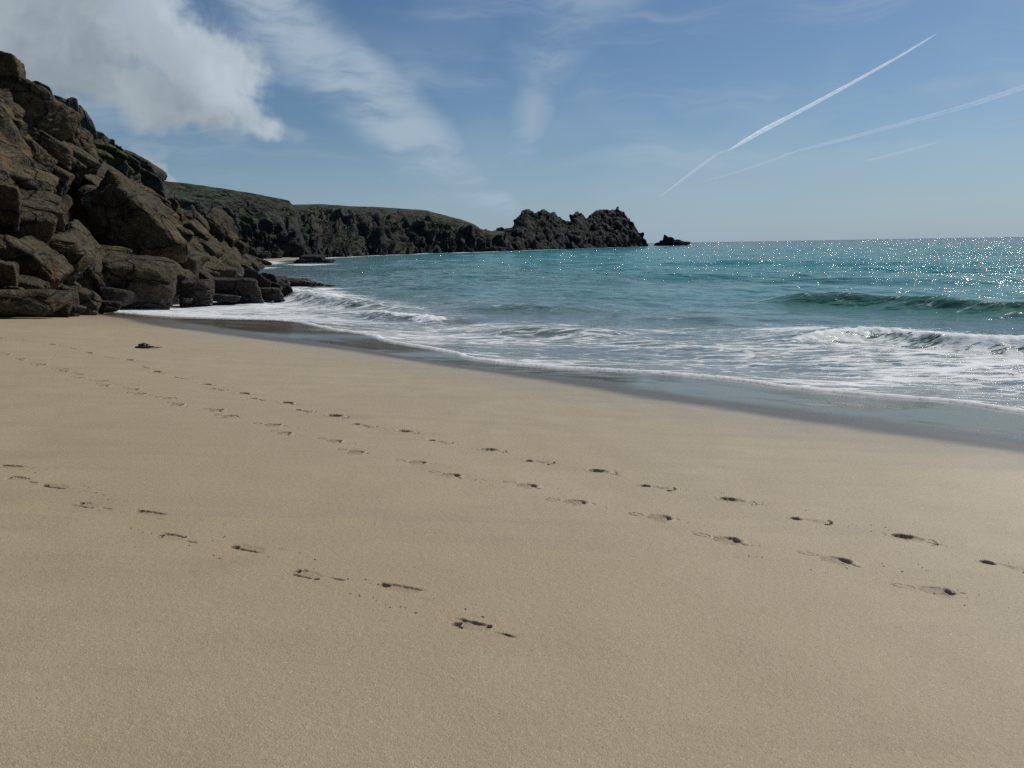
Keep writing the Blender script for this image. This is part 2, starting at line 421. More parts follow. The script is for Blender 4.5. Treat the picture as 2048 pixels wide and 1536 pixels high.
def sand():
    az = np.concatenate([np.linspace(-78, -40, 60)[:-1], np.linspace(-40, 40, 700), np.linspace(40, 78, 50)[1:]])
    az = np.radians(az)
    r = [0.5]
    while r[-1] < 70: r.append(r[-1]*(1.007 if 2 < r[-1] < 20 else 1.02))
    r = np.array(r)
    X = np.sin(az)[:, None]*r; Y = np.cos(az)[:, None]*r
    nu, nv = X.shape
    xy = np.c_[X.ravel(), Y.ravel()]
    s = seaward(xy); z = beach(xy, s)
    dw, sw, _ = seg_dist(xy, WET); sgn0 = seg_dist(np.zeros((1, 2)), WET)[1][0]
    dwet = -dw*sw*sgn0                          # metres past the wet line, towards the water
    wid = np.maximum(-s, 0)+np.maximum(dwet, 0)+1e-6
    wet = np.where(s > 0, 1., np.clip(.5+dwet/1.1, 0, 1))
    film = np.clip(np.maximum(dwet, 0)/(np.abs(s)+np.maximum(dwet, 0)+.05), 0, 1); film[s > 0] = 1
    faces = grid_faces(nu, nv)
    cen = xy[faces].mean(1)
    sf = seaward(cen)
    keep = sf < 14
    owner = np.full(len(faces), -1)
    for k, (x, y, a, st, sd, kk) in enumerate(PRINTS):
        c, s_ = math.cos(a), math.sin(a); rel = cen-np.array([x, y])
        u = rel[:, 0]*c+rel[:, 1]*s_; v = -rel[:, 0]*s_+rel[:, 1]*c
        ins = (np.abs(u) < .262+.01*np.hypot(x, y)) & (np.abs(v) < .135+.006*np.hypot(x, y)) & (owner < 0)
        owner[ins] = k
    V = np.c_[xy, z]
    big = faces[keep & (owner < 0)]
    used = np.unique(big); re = np.full(len(V), -1); re[used] = np.arange(len(used))
    me = mesh('sand', V[used], re[big], SAND)
    fattr(me, 'wet', wet[used]); fattr(me, 'damp', np.zeros(len(used))); fattr(me, 'film', film[used]); sheen = np.exp(-(np.maximum(-dwet, 0)/2.6)**1.3); fattr(me, 'sheen', sheen[used])
    root = tag(obj('sand', me), 'smooth golden beach sand sloping down to the water', kind='structure')
    # every footprint: its own finely divided patch of the sand sheet
    S = 6
    tt = np.linspace(0, 1, S+1); bu, bv = np.meshgrid(tt, tt, indexing='ij'); bu = bu.ravel(); bv = bv.ravel()
    lf = grid_faces(S+1, S+1)
    for k in range(len(PRINTS)):
        fs = faces[owner == k]
        if not len(fs): continue
        C = V[fs]                                 # n,4,3 : order (0,0)(1,0)(1,1)(0,1)
        W = wet[fs]
        wts = np.stack([(1-bu)*(1-bv), bu*(1-bv), bu*bv, (1-bu)*bv], 1)     # m,4
        P_ = np.einsum('mk,nkd->nmd', wts, C).reshape(-1, 3); wv = np.einsum('mk,nk->nm', wts, W).ravel()
        key = np.round(P_[:, :2]*20000).astype(np.int64); _, ix, inv = np.unique(key, axis=0, return_index=True, return_inverse=True)
        inv = inv.ravel()
        F_ = (lf[None]+(np.arange(len(fs))*(S+1)**2)[:, None, None]).reshape(-1, 4)
        Pu = P_[ix]; F_ = inv[F_]
        good = np.array([len(set(f)) == 4 for f in F_.tolist()]); F_ = F_[good]
        dz, dm = print_disp(Pu[:, :2]); Pu[:, 2] += dz
        pm = mesh('footprint', Pu, F_, SAND); fattr(pm, 'wet', wv[ix]); fattr(pm, 'damp', dm)
        obj('footprint', pm, root)
    return root
SAND_OBJ = sand()

# ------------------------------------------------------------------ sea
SHORE_ROT = R(-42)
zone_px = [(560, 566), (640, 578), (760, 592), (880, 628), (1000, 640), (1120, 646), (1250, 652), (1400, 655), (1560, 652), (1700, 646), (1850, 655), (2048, 680)]
ZONE = smooth_poly(np.vstack([[[-45, 110]], [at_z(x, y)[:2] for x, y in zone_px], [at_z(2048, 680)[:2]+dl*60]]), it=2)
def pxline(pts): return smooth_poly(np.array([at_z(x, y)[:2] for x, y in pts]), it=2)
# crest lines: points, height, front width, back width, foam on crest, green face
WAVES = [
    (pxline([(1500, 606), (1620, 608), (1750, 612), (1880, 620), (2048, 630), (2300, 640)]), .42, .85, 3.2, .35, 1.0, (.25, .5)),
    (pxline([(1530, 690), (1600, 682), (1670, 676), (1750, 674), (1850, 684), (1960, 694), (2100, 700), (2300, 712)]), .27, .5, 1.4, .9, .8, (.3, .8)),
    (pxline([(572, 588), (610, 600), (650, 608), (700, 612), (770, 615), (860, 628)]), .46, .7, 1.8, .66, .8, (.12, .5)),
    (pxline([(720, 630), (780, 634), (850, 640), (900, 648)]), .25, .6, 2.0, .9, .3, (.3, .7)),
    (pxline([(930, 622), (1010, 618), (1100, 622), (1180, 628)]), .22, .8, 2.5, .35, .5, (.3, .7)),
    (pxline([(980, 668), (1060, 664), (1140, 668), (1210, 676)]), .17, .5, 1.6, .6, .4, (.3, .7)),
    (pxline([(1120, 590), (1250, 588), (1400, 592)]), .14, .9, 3, .0, .3, (.3, .7)),
    (pxline([(1250, 640), (1350, 636), (1480, 640)]), .12, .5, 2, .35, .3, (.3, .7)),
    (pxline([(700, 570), (820, 574), (960, 580)]), .16, .9, 3, .12, .3, (.3, .7)),
    (pxline([(1250, 552), (1450, 554), (1700, 560), (2048, 566)]), .26, 2.0, 6, .0, .4, (.2, .8)),
    (pxline([(900, 546), (1100, 549), (1300, 551)]), .22, 2.0, 6, .05, .4, (.2, .8)),
    (pxline([(1300, 527), (1600, 528), (2048, 530)]), .3, 3.0, 9, .0, .3, (.2, .8)),
]
far_shore_px = [(480, 534), (530, 527), (545, 521), (600, 519), (640, 517), (700, 514), (760, 511), (807, 509), (870, 507), (925, 505.6), (960, 504.5), (990, 503.6), (1030, 502),
                (1090, 499.5), (1175, 496.6), (1240, 494), (1293, 492)]
FAR = np.array([at_z(x, y)[:2] for x, y in far_shore_px])

def make_sea_material():
    mt, n, b = material('sea_water')
    p = n.pos(); foam = n.attr('foam'); shore = n.attr('shore'); green = n.attr('green'); thin = n.attr('thin')
    rng_ = n.v('LENGTH', p)
    q = n.map(p, rot=(0, 0, R(-58)), scale=(1, 1, 1))
    # body colour with depth
    c_ = n.mix(n.ramp(shore, 2, 26), (.165, .185, .17), (.115, .26, .25))
    c_ = n.mix(n.ramp(shore, 18, 70), c_, (.035, .285, .285))
    c_ = n.mix(n.ramp(shore, 90, 420), c_, (.022, .155, .205))
    c_ = n.mix(n.ramp(shore, 500, 2500), c_, (.016, .050, .100))
    patch = n.noise(n.map(p, rot=(0, 0, R(-20)), scale=(.010, .028, 1)), 1, 4, .55)
    c_ = n.v('SCALE', c_, scale=n.ramp(patch, .3, .7, .8, 1.2))
    c_ = n.mix(n.m('MULTIPLY', green, .85), c_, (.030, .125, .070))
    # foam: lace drawn out along the shore
    fw = n.map(p, rot=(0, 0, R(-12)), scale=(.55, 1.5, 1))
    wv = n.v('ADD', fw, n.v('SCALE', n.xyz(n.noise(fw, 1.1, 4), n.noise(n.v('ADD', fw, (9, 4, 0)), 1.1, 4)), scale=1.3))
    lace1 = n.voro(wv, 1.5, 'DISTANCE_TO_EDGE'); lace2 = n.voro(wv, 4.2, 'DISTANCE_TO_EDGE')
    l1 = n.m('SUBTRACT', 1.0, n.ramp(lace1, .0, .16)); l2 = n.m('SUBTRACT', 1.0, n.ramp(lace2, 0, .22))
    st = n.noise(n.map(p, rot=(0, 0, R(-14)), scale=(.35, 2.6, 1)), 1.3, 7, .66)
    st2 = n.noise(n.map(p, rot=(0, 0, R(8)), scale=(1.2, 5.0, 1)), 2.0, 6, .68)
    pat = n.m('ADD', n.m('MULTIPLY', st, .9), n.m('MULTIPLY', st2, .45))
    pat = n.m('ADD', pat, n.m('MULTIPLY', l1, .16)); pat = n.m('ADD', pat, n.m('MULTIPLY', l2, .08))
    thr = n.m('SUBTRACT', 1.22, n.m('MULTIPLY', foam, .88))
    fm = n.ramp(n.m('SUBTRACT', pat, thr), -.09, .20, 0, 1)
    fm = n.m('MULTIPLY', fm, n.ramp(foam, 0, .08))
    fcol = (.82, .83, .82)
    col = n.mix(thin, c_, (.13, .115, .085))
    col = n.mix(n.m('MULTIPLY', fm, .93), col, fcol)
    n.put(b.inputs['Base Color'], col)
    n.put(b.inputs['Roughness'], n.mix(fm, (.10, .10, .10), (.75, .75, .75)))
    b.inputs['IOR'].default_value = 1.333
    # ripples: several sizes, fading in with distance so that each size is used where it can be seen
    h1 = n.noise(n.map(q, scale=(1.7, .8, 1)), 2.9, 3.5, .6); h2 = n.noise(n.map(q, scale=(1.5, .8, 1)), .55, 2.5, .55)
    h3 = n.noise(n.map(q, scale=(1.4, .8, 1)), .10, 4, .6)
    calm = n.ramp(shore, 0, 14, .22, 1)
    bb = n.bump(n.noise(n.map(q, scale=(1.3, .8, 1)), .022, 3, .6), 26, n.ramp(rng_, 500, 2500, 0, 1))
    bb = n.bump(h3, n.ramp(rng_, 300, 1500, 5.0, 9.0), n.ramp(rng_, 120, 500, 0, .95), bb)
    bb = n.bump(h2, 1.25, n.m('MULTIPLY', calm, n.ramp(rng_, 20, 90, .3, .9)), bb)
    bb = n.bump(h1, .27, n.m('MULTIPLY', calm, n.ramp(rng_, 30, 110, .18, 1)), bb)
    bb = n.bump(fm, .02, .6, bb)
    n.put(b.inputs['Normal'], bb)
    return mt
def sea():
    az = np.concatenate([np.linspace(-60, -34, 60)[:-1], np.linspace(-34, 36, 760), np.linspace(36, 82, 90)[1:]])
    az = np.radians(az); r = [7.]
    while r[-1] < 9000: r.append(r[-1]*(1.005 if r[-1] < 90 else (1.008 if r[-1] < 400 else 1.05)))
    r.append(60000.); r = np.array(r)
    X = np.sin(az)[:, None]*r; Y = np.cos(az)[:, None]*r; nu, nv = X.shape
    xy = np.c_[X.ravel(), Y.ravel()]; rr = np.hypot(xy[:, 0], xy[:, 1])
    s = seaward(xy)
    # lobes of the uprush
    q = np.c_[xy, np.zeros(len(xy))]
    sl_ = s+.10*perlin(q*1.1)+.05*perlin(q*3.3+2)
    sand_z = beach(xy, s)
    # chop: directional sines, each dropped where the mesh is too coarse for it
    cell = rr*np.where(rr < 90, .005, np.where(rr < 400, .008, .05))
    z = np.zeros(len(xy)); g = np.random.default_rng(3)
    for k in range(46):
        wl = 0.55*1.085**(k*1.05); th = R(-132)+g.normal()*.5        # travelling towards the shore
        kx = 2*math.pi/wl*math.cos(th); ky = 2*math.pi/wl*math.sin(th)
        amp = .0085*wl**.85
        ph = g.uniform(0, 6.28); a = amp*sstep(2.2, 4.5, wl/cell)*sstep(0, 4+wl*2, s)
        ix = np.nonzero(a > 1e-5)[0]; q3 = (xy[ix, 0]*kx+xy[ix, 1]*ky+ph); z[ix] += a[ix]*(np.sin(q3)+.25*np.sin(2*q3+1))
    modl = .62+.6*fbm(q*.045, 3); z *= np.clip(modl, .15, 1.6)*.62
    foam = np.zeros(len(xy)); green = np.zeros(len(xy))
    jag = .35*perlin(q*.5)+.16*perlin(q*1.7)+.06*perlin(q*5)
    for pts, H, wf, wb, fo, gr, (t0, t1) in WAVES:
        lo = pts.min(0)-22; hi = pts.max(0)+22; ix = np.nonzero(((xy > lo) & (xy < hi)).all(1))[0]
        d, side, par = [np.full(len(xy), v_) for v_ in (1e3, 1., 0.)]
        d[ix], side[ix], par[ix] = seg_dist(xy[ix], pts); sg = side*np.sign(seg_dist(np.zeros((1, 2)), pts)[1][0])   # + : camera side
        t = par/(len(pts)-1)
        env = np.minimum(sstep(0, t0, t), 1-sstep(t1, 1.001, t)) if t1 < .99 else sstep(0, t0, t)
        if pts is WAVES[0][0] or pts is WAVES[1][0]: env = sstep(0, t0, t)
        dd = d*sg+jag*min(1, wf)                          # positive on the shoreward front
        prof = np.where(dd > 0, np.exp(-(np.clip(dd/wf, 0, 9))**2), np.exp(-(np.clip(dd/wb, -9, 0))**2))*(d < 900)
        hh = H*env*(1+.35*perlin(q*.35+H*50))
        z += hh*prof
        z -= .25*hh*np.exp(-((dd-wf*2.4)/(wf*1.2))**2)
        green = np.maximum(green, gr*env*np.exp(-((dd-wf*.6)/(wf*1.0))**2))
        if fo > .8: fo_ = np.where(dd > 0, sstep(-.30, .22, fbm(q*np.array([.7, 1.3, 1])+H*9, 3)+.9*np.exp(-(dd/.22)**2)-.12), 1.)*1.15
        else: fo_ = 1
        if fo: foam = np.maximum(foam, fo_*fo*env*np.where(dd > 0, np.exp(-(dd/(wf*2.3))**2), np.exp(-(dd/(wf*.7))**2)))
        if fo > .6: z += .05*env*np.exp(-(dd/(wf*1.2))**2)*fbm(q*3.5, 3)
    # foam zone between the uprush edge and the outer breakers
    ix = np.nonzero(rr < 200)[0]; dz_ = np.full(len(xy), 500.); sz_ = np.ones(len(xy)); dz_[ix], sz_[ix], _ = seg_dist(xy[ix], ZONE); out = dz_*sz_*np.sign(seg_dist(np.zeros((1, 2)), ZONE)[1][0])     # + inside
    inside = sstep(-2.5, 1.5, out+1.2*perlin(q*.25))*(rr < 200)
    base = .50+.20*fbm(q*np.array([.16, .3, 1]), 3)
    left = sstep(-5, -14, xy[:, 0])
    base = base+.18*left+.12*sstep(5, 14, xy[:, 0])*sstep(2, 8, s)
    foam = np.maximum(foam, inside*np.clip(base, .2, .95))
    foam = np.maximum(foam, 1.2*np.exp(-((sl_-.06)/(.11+rr*.0026))**2))
    # scattered whitecaps and surf on the far shore
    cap = sstep(.60, .95, fbm(q*np.array([.05, .11, 1])+4, 4))*.52*sstep(6, 20, s)*(1-sstep(150, 300, rr)); foam = np.maximum(foam, cap*.62)
    ix = np.nonzero((rr > 120) & (rr < 1200) & (xy[:, 0] < 250))[0]; df = np.full(len(xy), 500.); df[ix] = seg_dist(xy[ix], FAR)[0]; foam = np.maximum(foam, 1.1*np.exp(-(df/(2.2+.016*rr))**2)*(rr > 120)*(.65+.5*perlin(q*.03)))
    for (x, y, rad) in ROCKFOAM:
        c = at_z(x, y)[:2]; foam = np.maximum(foam, .95*np.exp(-((xy-c)**2).sum(1)/rad**2))
    thin = np.exp(-np.maximum(s, 0)/1.2)
    th_ = np.where(sl_ > 0, .014+.034*np.exp(-((sl_-.10)/.08)**2)+.03*sstep(0, 3, sl_), sl_*.6)
    th_ = np.maximum(th_, -.4)
    a_ = sand_z+th_; b_ = z
    k_ = .05; hmix = np.clip(.5+.5*(a_-b_)/k_, 0, 1); zz = b_*(1-hmix)+a_*hmix+k_*hmix*(1-hmix)
    zz = np.where(sl_ < 0, a_, zz)
    f = grid_faces(nu, nv); keep = (sl_[f].max(1) > -.35)
    f = f[keep]; used = np.unique(f); re = np.full(len(xy), -1); re[used] = np.arange(len(used))
    me = mesh('sea', np.c_[xy, zz][used], re[f], make_sea_material())
    fattr(me, 'foam', foam[used]); fattr(me, 'shore', s[used]); fattr(me, 'green', green[used]); fattr(me, 'thin', thin[used])
    return tag(obj('sea', me), 'turquoise sea with small breaking waves', kind='structure')
ROCKFOAM = [(480, 600, 2.5), (430, 601, 2.5), (360, 603, 2.2), (300, 605, 2.0), (560, 590, 2.2), (585, 582, 2.2), (620, 580, 2.5), (665, 577, 2.5), (600, 529, 4), (618, 529.5, 5), (645, 529, 4), (1320, 492.5, 14), (1345, 492, 12), (520, 536, 5), (490, 538, 5)]
sea()
def bed():
    v = [(-3000, -200, -4.2), (3000, -200, -4.2), (3000, 6000, -8), (-3000, 6000, -8)]
    tag(obj('seabed', mesh('seabed', v, [[0, 1, 2, 3]], SAND)), 'sea bed under the water', kind='structure')
#bed()

# ------------------------------------------------------------------ rock materials
def rock_material(name, c1, c2, c3, scale=1.0, lichen=0.5, grass=0.0, moss=(.035, .05, .014), tide=True, far=False):
    mt, n, b = material(name)
    p = n.v('SCALE', n.pos(), scale=scale); geo = n.new('ShaderNodeNewGeometry')
    wp = n.v('ADD', p, n.v('SCALE', n.xyz(n.noise(p, .8, 3), n.noise(n.v('ADD', p, (5, 5, 5)), .8, 3), n.noise(n.v('ADD', p, (9, 1, 5)), .8, 3)), scale=1.1))
    ed0 = n.voro(n.map(wp, rot=(R(20), R(30), R(10)), scale=(.75, .5, 1.5)), .42, 'DISTANCE_TO_EDGE')
    a = n.noise(p, .35, 5, .6); d = n.noise(p, 1.6, 6, .65); e = n.noise(p, 9, 5, .7)
    col = n.mix(n.ramp(a, .35, .65), c1, c2)
    col = n.mix(n.ramp(d, .40, .68, 0, .8), col, c3)
    col = n.v('SCALE', col, scale=n.ramp(e, .25, .75, .74, 1.26))
    col = n.mix(n.m('SUBTRACT', .75, n.m('MULTIPLY', n.ramp(ed0, 0, .03), .75)), col, (.012, .010, .007))
    run = n.noise(n.map(p, scale=(2.4, 2.4, .35)), 1.2, 5, .6)          # water stains running down
    col = n.mix(n.ramp(run, .52, .70, 0, .45), col, (.018, .016, .012))
    nz = n.sep(geo.outputs['Normal'])[2]
    if lichen:
        li = n.noise(n.v('ADD', p, (3, 8, 1)), .55, 6, .62)
        col = n.mix(n.m('MULTIPLY', n.ramp(li, .52, .66, 0, lichen), n.ramp(nz, -.2, .5)), col, (.20, .105, .032))
        li2 = n.noise(n.v('ADD', p, (13, 2, 5)), 2.1, 6, .7)
        col = n.mix(n.m('MULTIPLY', n.ramp(li2, .55, .68, 0, .55), n.ramp(nz, -.1, .6)), col, (.150, .150, .115))
    if grass:
        gm = n.m('MULTIPLY', n.ramp(n.m('ADD', nz, n.m('MULTIPLY', n.m('SUBTRACT', d, .5), 1.7)), .40, .62), grass)
        gc = n.mix(n.ramp(a, .42, .58), moss, (moss[0]*1.1, moss[1]*.60, moss[2]*1.2))
        gc = n.v('SCALE', gc, scale=n.ramp(n.noise(p, 4.5, 5, .7), .32, .68, .35, 1.6))
        col = n.mix(gm, col, gc)
    if tide:
        z = n.sep(n.pos())[2]
        zz = n.m('ADD', z, n.m('MULTIPLY', n.m('SUBTRACT', n.noise(p, .9, 4), .5), 1.6))
        col = n.mix(n.ramp(zz, .5, 1.8, .62, 0), col, (.030, .024, .022))
        bar = n.m('MULTIPLY', n.ramp(n.noise(p, 3.4, 5, .7), .52, .66), n.ramp(zz, .1, .9, .7, 0))
        col = n.mix(bar, col, (.24, .21, .18))
        n.put(b.inputs['Roughness'], n.ramp(zz, .0, 1.0, .38, .88))
    else:
        b.inputs['Roughness'].default_value = .9
    n.put(b.inputs['Base Color'], col)
    b.inputs['Specular IOR Level'].default_value = .35
    # joints and weathering relief
    ed = ed0
    crack = n.ramp(ed, 0, .035)
    ed2 = n.voro(n.map(wp, rot=(R(20), R(30), R(10)), scale=(.8, .5, 2.0)), 1.3, 'DISTANCE_TO_EDGE')
    crack2 = n.ramp(ed2, 0, .05)
    bb = n.bump(n.noise(p, .9, 6, .62), .75/scale, .75)
    bb = n.bump(crack, .34/scale, 1, bb)
    bb = n.bump(crack2, .07/scale, .8, bb)
    bb = n.bump(n.noise(p, 5, 4, .65), .09/scale, .7, bb)
    n.put(b.inputs['Normal'], bb)
    return mt
GRANITE = rock_material('granite_warm', (.060, .041, .018), (.024, .018, .009), (.098, .070, .034), 1.0, .5, .25)
GRANITE_TOP = rock_material('granite_grey_green', (.046, .048, .036), (.036, .039, .033), (.078, .078, .062), .8, .12, .55, (.045, .062, .014), tide=False)
SHORE_ROCK = rock_material('shore_rock', (.044, .031, .021), (.026, .019, .014), (.075, .057, .042), 1.6, .0, 0)
BLACK_ROCK = rock_material('wet_black_rock', (.020, .019, .020), (.014, .014, .015), (.03, .028, .028), .5, 0, 0, tide=False)
HEAD = rock_material('headland_rock', (.016, .018, .023), (.011, .012, .017), (.030, .029, .029), .10, .0, .5, (.028, .038, .014), tide=False)  # bluish cast in the rock colours stands in for distance haze
HILL = rock_material('hill_rock_and_turf', (.021, .025, .025), (.015, .018, .020), (.038, .036, .031), .12, .0, 1.0, (.028, .044, .016), tide=False)  # slight blue tint painted in, in place of haze across the bay

# ------------------------------------------------------------------ rock shapes
def cube_sphere(n):
    t = np.linspace(-1, 1, n+1); a, b = np.meshgrid(t, t, indexing='ij'); a = np.tan(a.ravel()*math.pi/4); b = np.tan(b.ravel()*math.pi/4)
    o = np.ones_like(a); V = []; Fs = []; lf = grid_faces(n+1, n+1)
    for k, (x, y, z) in enumerate([(a, b, o), (b, a, -o), (o, a, b), (-o, b, a), (b, o, a), (a, -o, b)]):
        V.append(np.c_[x, y, z]); Fs.append(lf+k*(n+1)**2)
    V = np.vstack(V); Fs = np.vstack(Fs); V /= np.linalg.norm(V, axis=1)[:, None]
    key = np.round(V*1e5).astype(np.int64); _, ix, inv = np.unique(key, axis=0, return_index=True, return_inverse=True)
    return V[ix], inv.ravel()[Fs]
def rock_mesh(name, seed, n, mat, p=9, cuts=4, rough=.05, cracks=2, jitter=.22, box=1.0):
    g = np.random.default_rng(seed); Dv, Fs = cube_sphere(n)
    N = []; d = []
    for ax in range(3):
        for s in (-1, 1):
            v = np.zeros(3); v[ax] = s; v += g.normal(size=3)*jitter; N.append(v/np.linalg.norm(v)); d.append(g.uniform(.85, 1.05)*box)
    for _ in range(cuts):
        v = g.normal(size=3); N.append(v/np.linalg.norm(v)); d.append(g.uniform(.9, 1.2))
    N = np.array(N); d = np.array(d)
    val = np.maximum(Dv@N.T/d, 0)
    r = 1/(val**p).sum(1)**(1/p)
    P_ = Dv*r[:, None]; off = g.uniform(0, 100, 3)
    P_ = P_*(1+rough*1.6*fbm(P_*1.1+off, 3)+rough*.5*fbm(P_*4.5+off, 3))[:, None]
    for _ in range(cracks):
        mv = g.normal(size=3)*np.array([1, .6, 1]); mv /= np.linalg.norm(mv); o = g.uniform(-.5, .5)
        t = P_@mv-o+.12*fbm(P_*1.8+off+3, 3)
        P_ = P_*(1-.085*np.exp(-(t/.035)**2)-.02*np.tanh(t/.05))[:, None]
    return mesh(name, P_, Fs, mat)
def variants(name, k, **kw): return [rock_mesh(name, 100+i*7+len(name), **kw) for i in range(k)]
_cache = {}
def pool(kind, mat):
    key = (kind, mat.name)
    if key not in _cache:
        kw = {'block': dict(n=26, p=9, cuts=4, rough=.055, cracks=2), 'slab': dict(n=26, p=12, cuts=3, rough=.045, cracks=2, jitter=.12),
              'boulder': dict(n=22, p=6, cuts=5, rough=.06, cracks=1), 'crag': dict(n=14, p=16, cuts=7, rough=.10, cracks=3, jitter=.35)}[kind]
        nm = {'block': 'granite_block', 'slab': 'granite_slab', 'boulder': 'boulder', 'crag': 'crag'}[kind]
        _cache[key] = variants(nm, 7 if kind != 'crag' else 10, mat=mat, **kw)
    return _cache[key]
def place_rock(name, kind, mat, P_, w_, h_, dep, roll=0, yaw=None, parent=None, lean=0, i=None):
    ms = pool(kind, mat); me = ms[random.randrange(len(ms)) if i is None else i % len(ms)]
    o = obj(name, me, parent)
    az = math.atan2(P_[0], P_[1])
    M = Matrix.Rotation(-az, 3, 'Z') @ Matrix.Rotation(R(roll), 3, 'Y') @ Matrix.Rotation(R(random.uniform(-18, 18) if yaw is None else yaw), 3, 'Z') @ Matrix.Rotation(R(lean), 3, 'X')
    flip = random.choice((1, -1))
    S = Matrix.Diagonal((w_/1.9, dep/1.9, h_/1.9))
    o.matrix_world = Matrix.Translation(P_) @ (M @ S).to_4x4()
    return o
def pxrock(name, kind, mat, px, py, w_, h_, dist, roll=0, depth=None, parent=None, **k):
    P_ = at_dist(px, py, dist); s = dist/F*1.02
    W = w_*s; H = h_*s; Dp = depth if depth else .75*math.sqrt(W*H)+.25*max(W, H)
    P_ = P_+np.array([P_[0], P_[1], 0])/dist*(Dp*.25)
    return place_rock(name, kind, mat, P_, W, H, Dp, roll, parent=parent, **k)

# ------------------------------------------------------------------ lofted ground behind the rocks
def loft(bottom, top, nu, nv, prof, amp, fscale, back=.35, x0=None, x1=None, down=2.0, cracky=0.0, drop=.5, ribs=0.0):
    B = np.array(bottom, float); T = np.array(top, float)
    xs = np.linspace(x0 if x0 is not None else T[0, 0], x1 if x1 is not None else T[-1, 0], nu)
    bp = at_dist(xs, np.interp(xs, B[:, 0], B[:, 1]), np.interp(xs, B[:, 0], B[:, 2])); bp[:, 2] -= down
    tp = at_dist(xs, np.interp(xs, T[:, 0], T[:, 1]), np.interp(xs, T[:, 0], T[:, 2]))
    v = np.linspace(0, 1, nv)
    nb = max(4, nv//5)
    pv = np.interp(v, *zip(*prof))
    XY = bp[:, None, :2]*(1-v)[None, :, None]+tp[:, None, :2]*v[None, :, None]
    Z = bp[:, None, 2]*(1-pv)[None]+tp[:, None, 2]*pv[None]
    G = np.dstack([XY, Z])
    t = np.linspace(0, 1, nb+1)[1:]
    dirn = tp[:, :2]/np.linalg.norm(tp[:, :2], axis=1)[:, None]; L = np.linalg.norm(tp[:, :2]-bp[:, :2], axis=1)
    Bk = np.dstack([tp[:, None, :2]+dirn[:, None]*(t[None, :, None]*(back*np.maximum(L, 5))[:, None, None]),
                    tp[:, None, 2]-(np.abs(tp[:, 2])*drop)[:, None]*(t**1.5)[None]])
    G = np.concatenate([G, Bk], 1); nvt = G.shape[1]
    du = np.gradient(G, axis=0); dv = np.gradient(G, axis=1); N = np.cross(du, dv); N /= np.linalg.norm(N, axis=2)[..., None]+1e-9
    vv = np.concatenate([v, 1+t]); env = np.where(vv < 1, np.minimum(1, (1.001-vv)*7), .15)
    P_ = G.reshape(-1, 3); n_ = N.reshape(-1, 3)
    if n_[:, 1].mean() > 0: n_ = -n_
    a = fbm(P_*fscale, 5, .55)
    rd = ridged(P_*fscale*np.array([1.6, 1.6, .7])+7, 4)-1.2
    d1, d2, idv = worley(P_*fscale*np.array([2.2, 2.2, 1.1])+.3*np.c_[a, a, a])
    blk = (idv-.5)*.9+cracky*(np.minimum(d2-d1, .3)-.15)*2.2
    zt = (P_[:, 2]-P_[:, 2].min())/(np.ptp(P_[:, 2])+1e-6)
    rb = ribs*(ridged(P_*fscale*np.array([1.1, 1.1, .12])+31, 3)-1.1)*1.1*(1-sstep(.35, .85, np.tile(np.minimum(vv, 1), nu)))
    soft = 1-.75*ribs*sstep(.30, .62, np.tile(np.minimum(vv, 1), nu)+.3*a) if ribs else 1
    disp = amp*((a*.55+rd*.25+blk*.45)*soft+rb)*np.tile(env, nu)
    P_ = P_+n_*disp[:, None]
    return P_.reshape(nu, nvt, 3), xs, vv
def loft_mesh(name, G, mat):
    nu, nv = G.shape[:2]; return mesh(name, G.reshape(-1, 3), grid_faces(nu, nv), mat)

near_b = [(-500, 650, 20), (0, 624, 29), (100, 620, 34), (230, 601, 43), (340, 598, 46.5), (380, 590, 54), (470, 578, 62), (500, 545, 100), (535, 528, 165), (560, 528, 170)]
near_t = [(-500, -120, 48), (-60, 95, 50), (0, 135, 52), (30, 185, 54), (80, 235, 60), (150, 282, 66), (180, 335, 72), (240, 372, 80), (300, 400, 90), (380, 432, 105),
          (430, 458, 115), (470, 495, 130), (500, 513, 150), (530, 524, 170), (560, 531, 175)]
mid_t = [(-80, 120, 88), (30, 170, 90), (60, 186, 92), (100, 212, 95), (130, 240, 97), (165, 285, 100), (200, 280, 103), (222, 292, 106), (260, 315, 112), (290, 335, 118), (314, 352, 124),
         (322, 384, 128), (345, 405, 134), (400, 436, 145), (470, 500, 165), (520, 530, 180)]
mid_b = [(-80, 600, 70), (200, 560, 80), (400, 530, 120), (520, 532, 178)]
cliff = None
G, _, _ = loft(near_b, near_t, 330, 150, [(0, 0), (.25, .32), (.6, .68), (1, 1)], 1.1, .16, x0=-500, x1=560, cracky=.6)
_xs = np.linspace(-500, 560, G.shape[0])[:, None]; _v = np.minimum(np.arange(G.shape[1])/149., 1)[None]
_m = np.exp(-((_xs-158)/62)**4)*np.exp(-((_v-.52)/.24)**4)+.6*np.exp(-((_xs-292)/45)**4)*np.exp(-((_v-.38)/.12)**4)
G[:, :, :2] *= (1+.13*_m)[..., None]
cliff = tag(obj('cliff', loft_mesh('cliff', G, GRANITE)), 'brown granite cliff of rounded jointed blocks falling to the beach', kind='structure')
G2, _, _ = loft(mid_b, mid_t, 260, 120, [(0, 0), (.4, .5), (1, 1)], 2.2, .10, x0=-80, x1=520, cracky=1.0)
crags = tag(obj('upper_cliff', loft_mesh('upper_cliff', G2, GRANITE_TOP)), 'darker grey green crags above and behind the brown cliff', kind='structure')
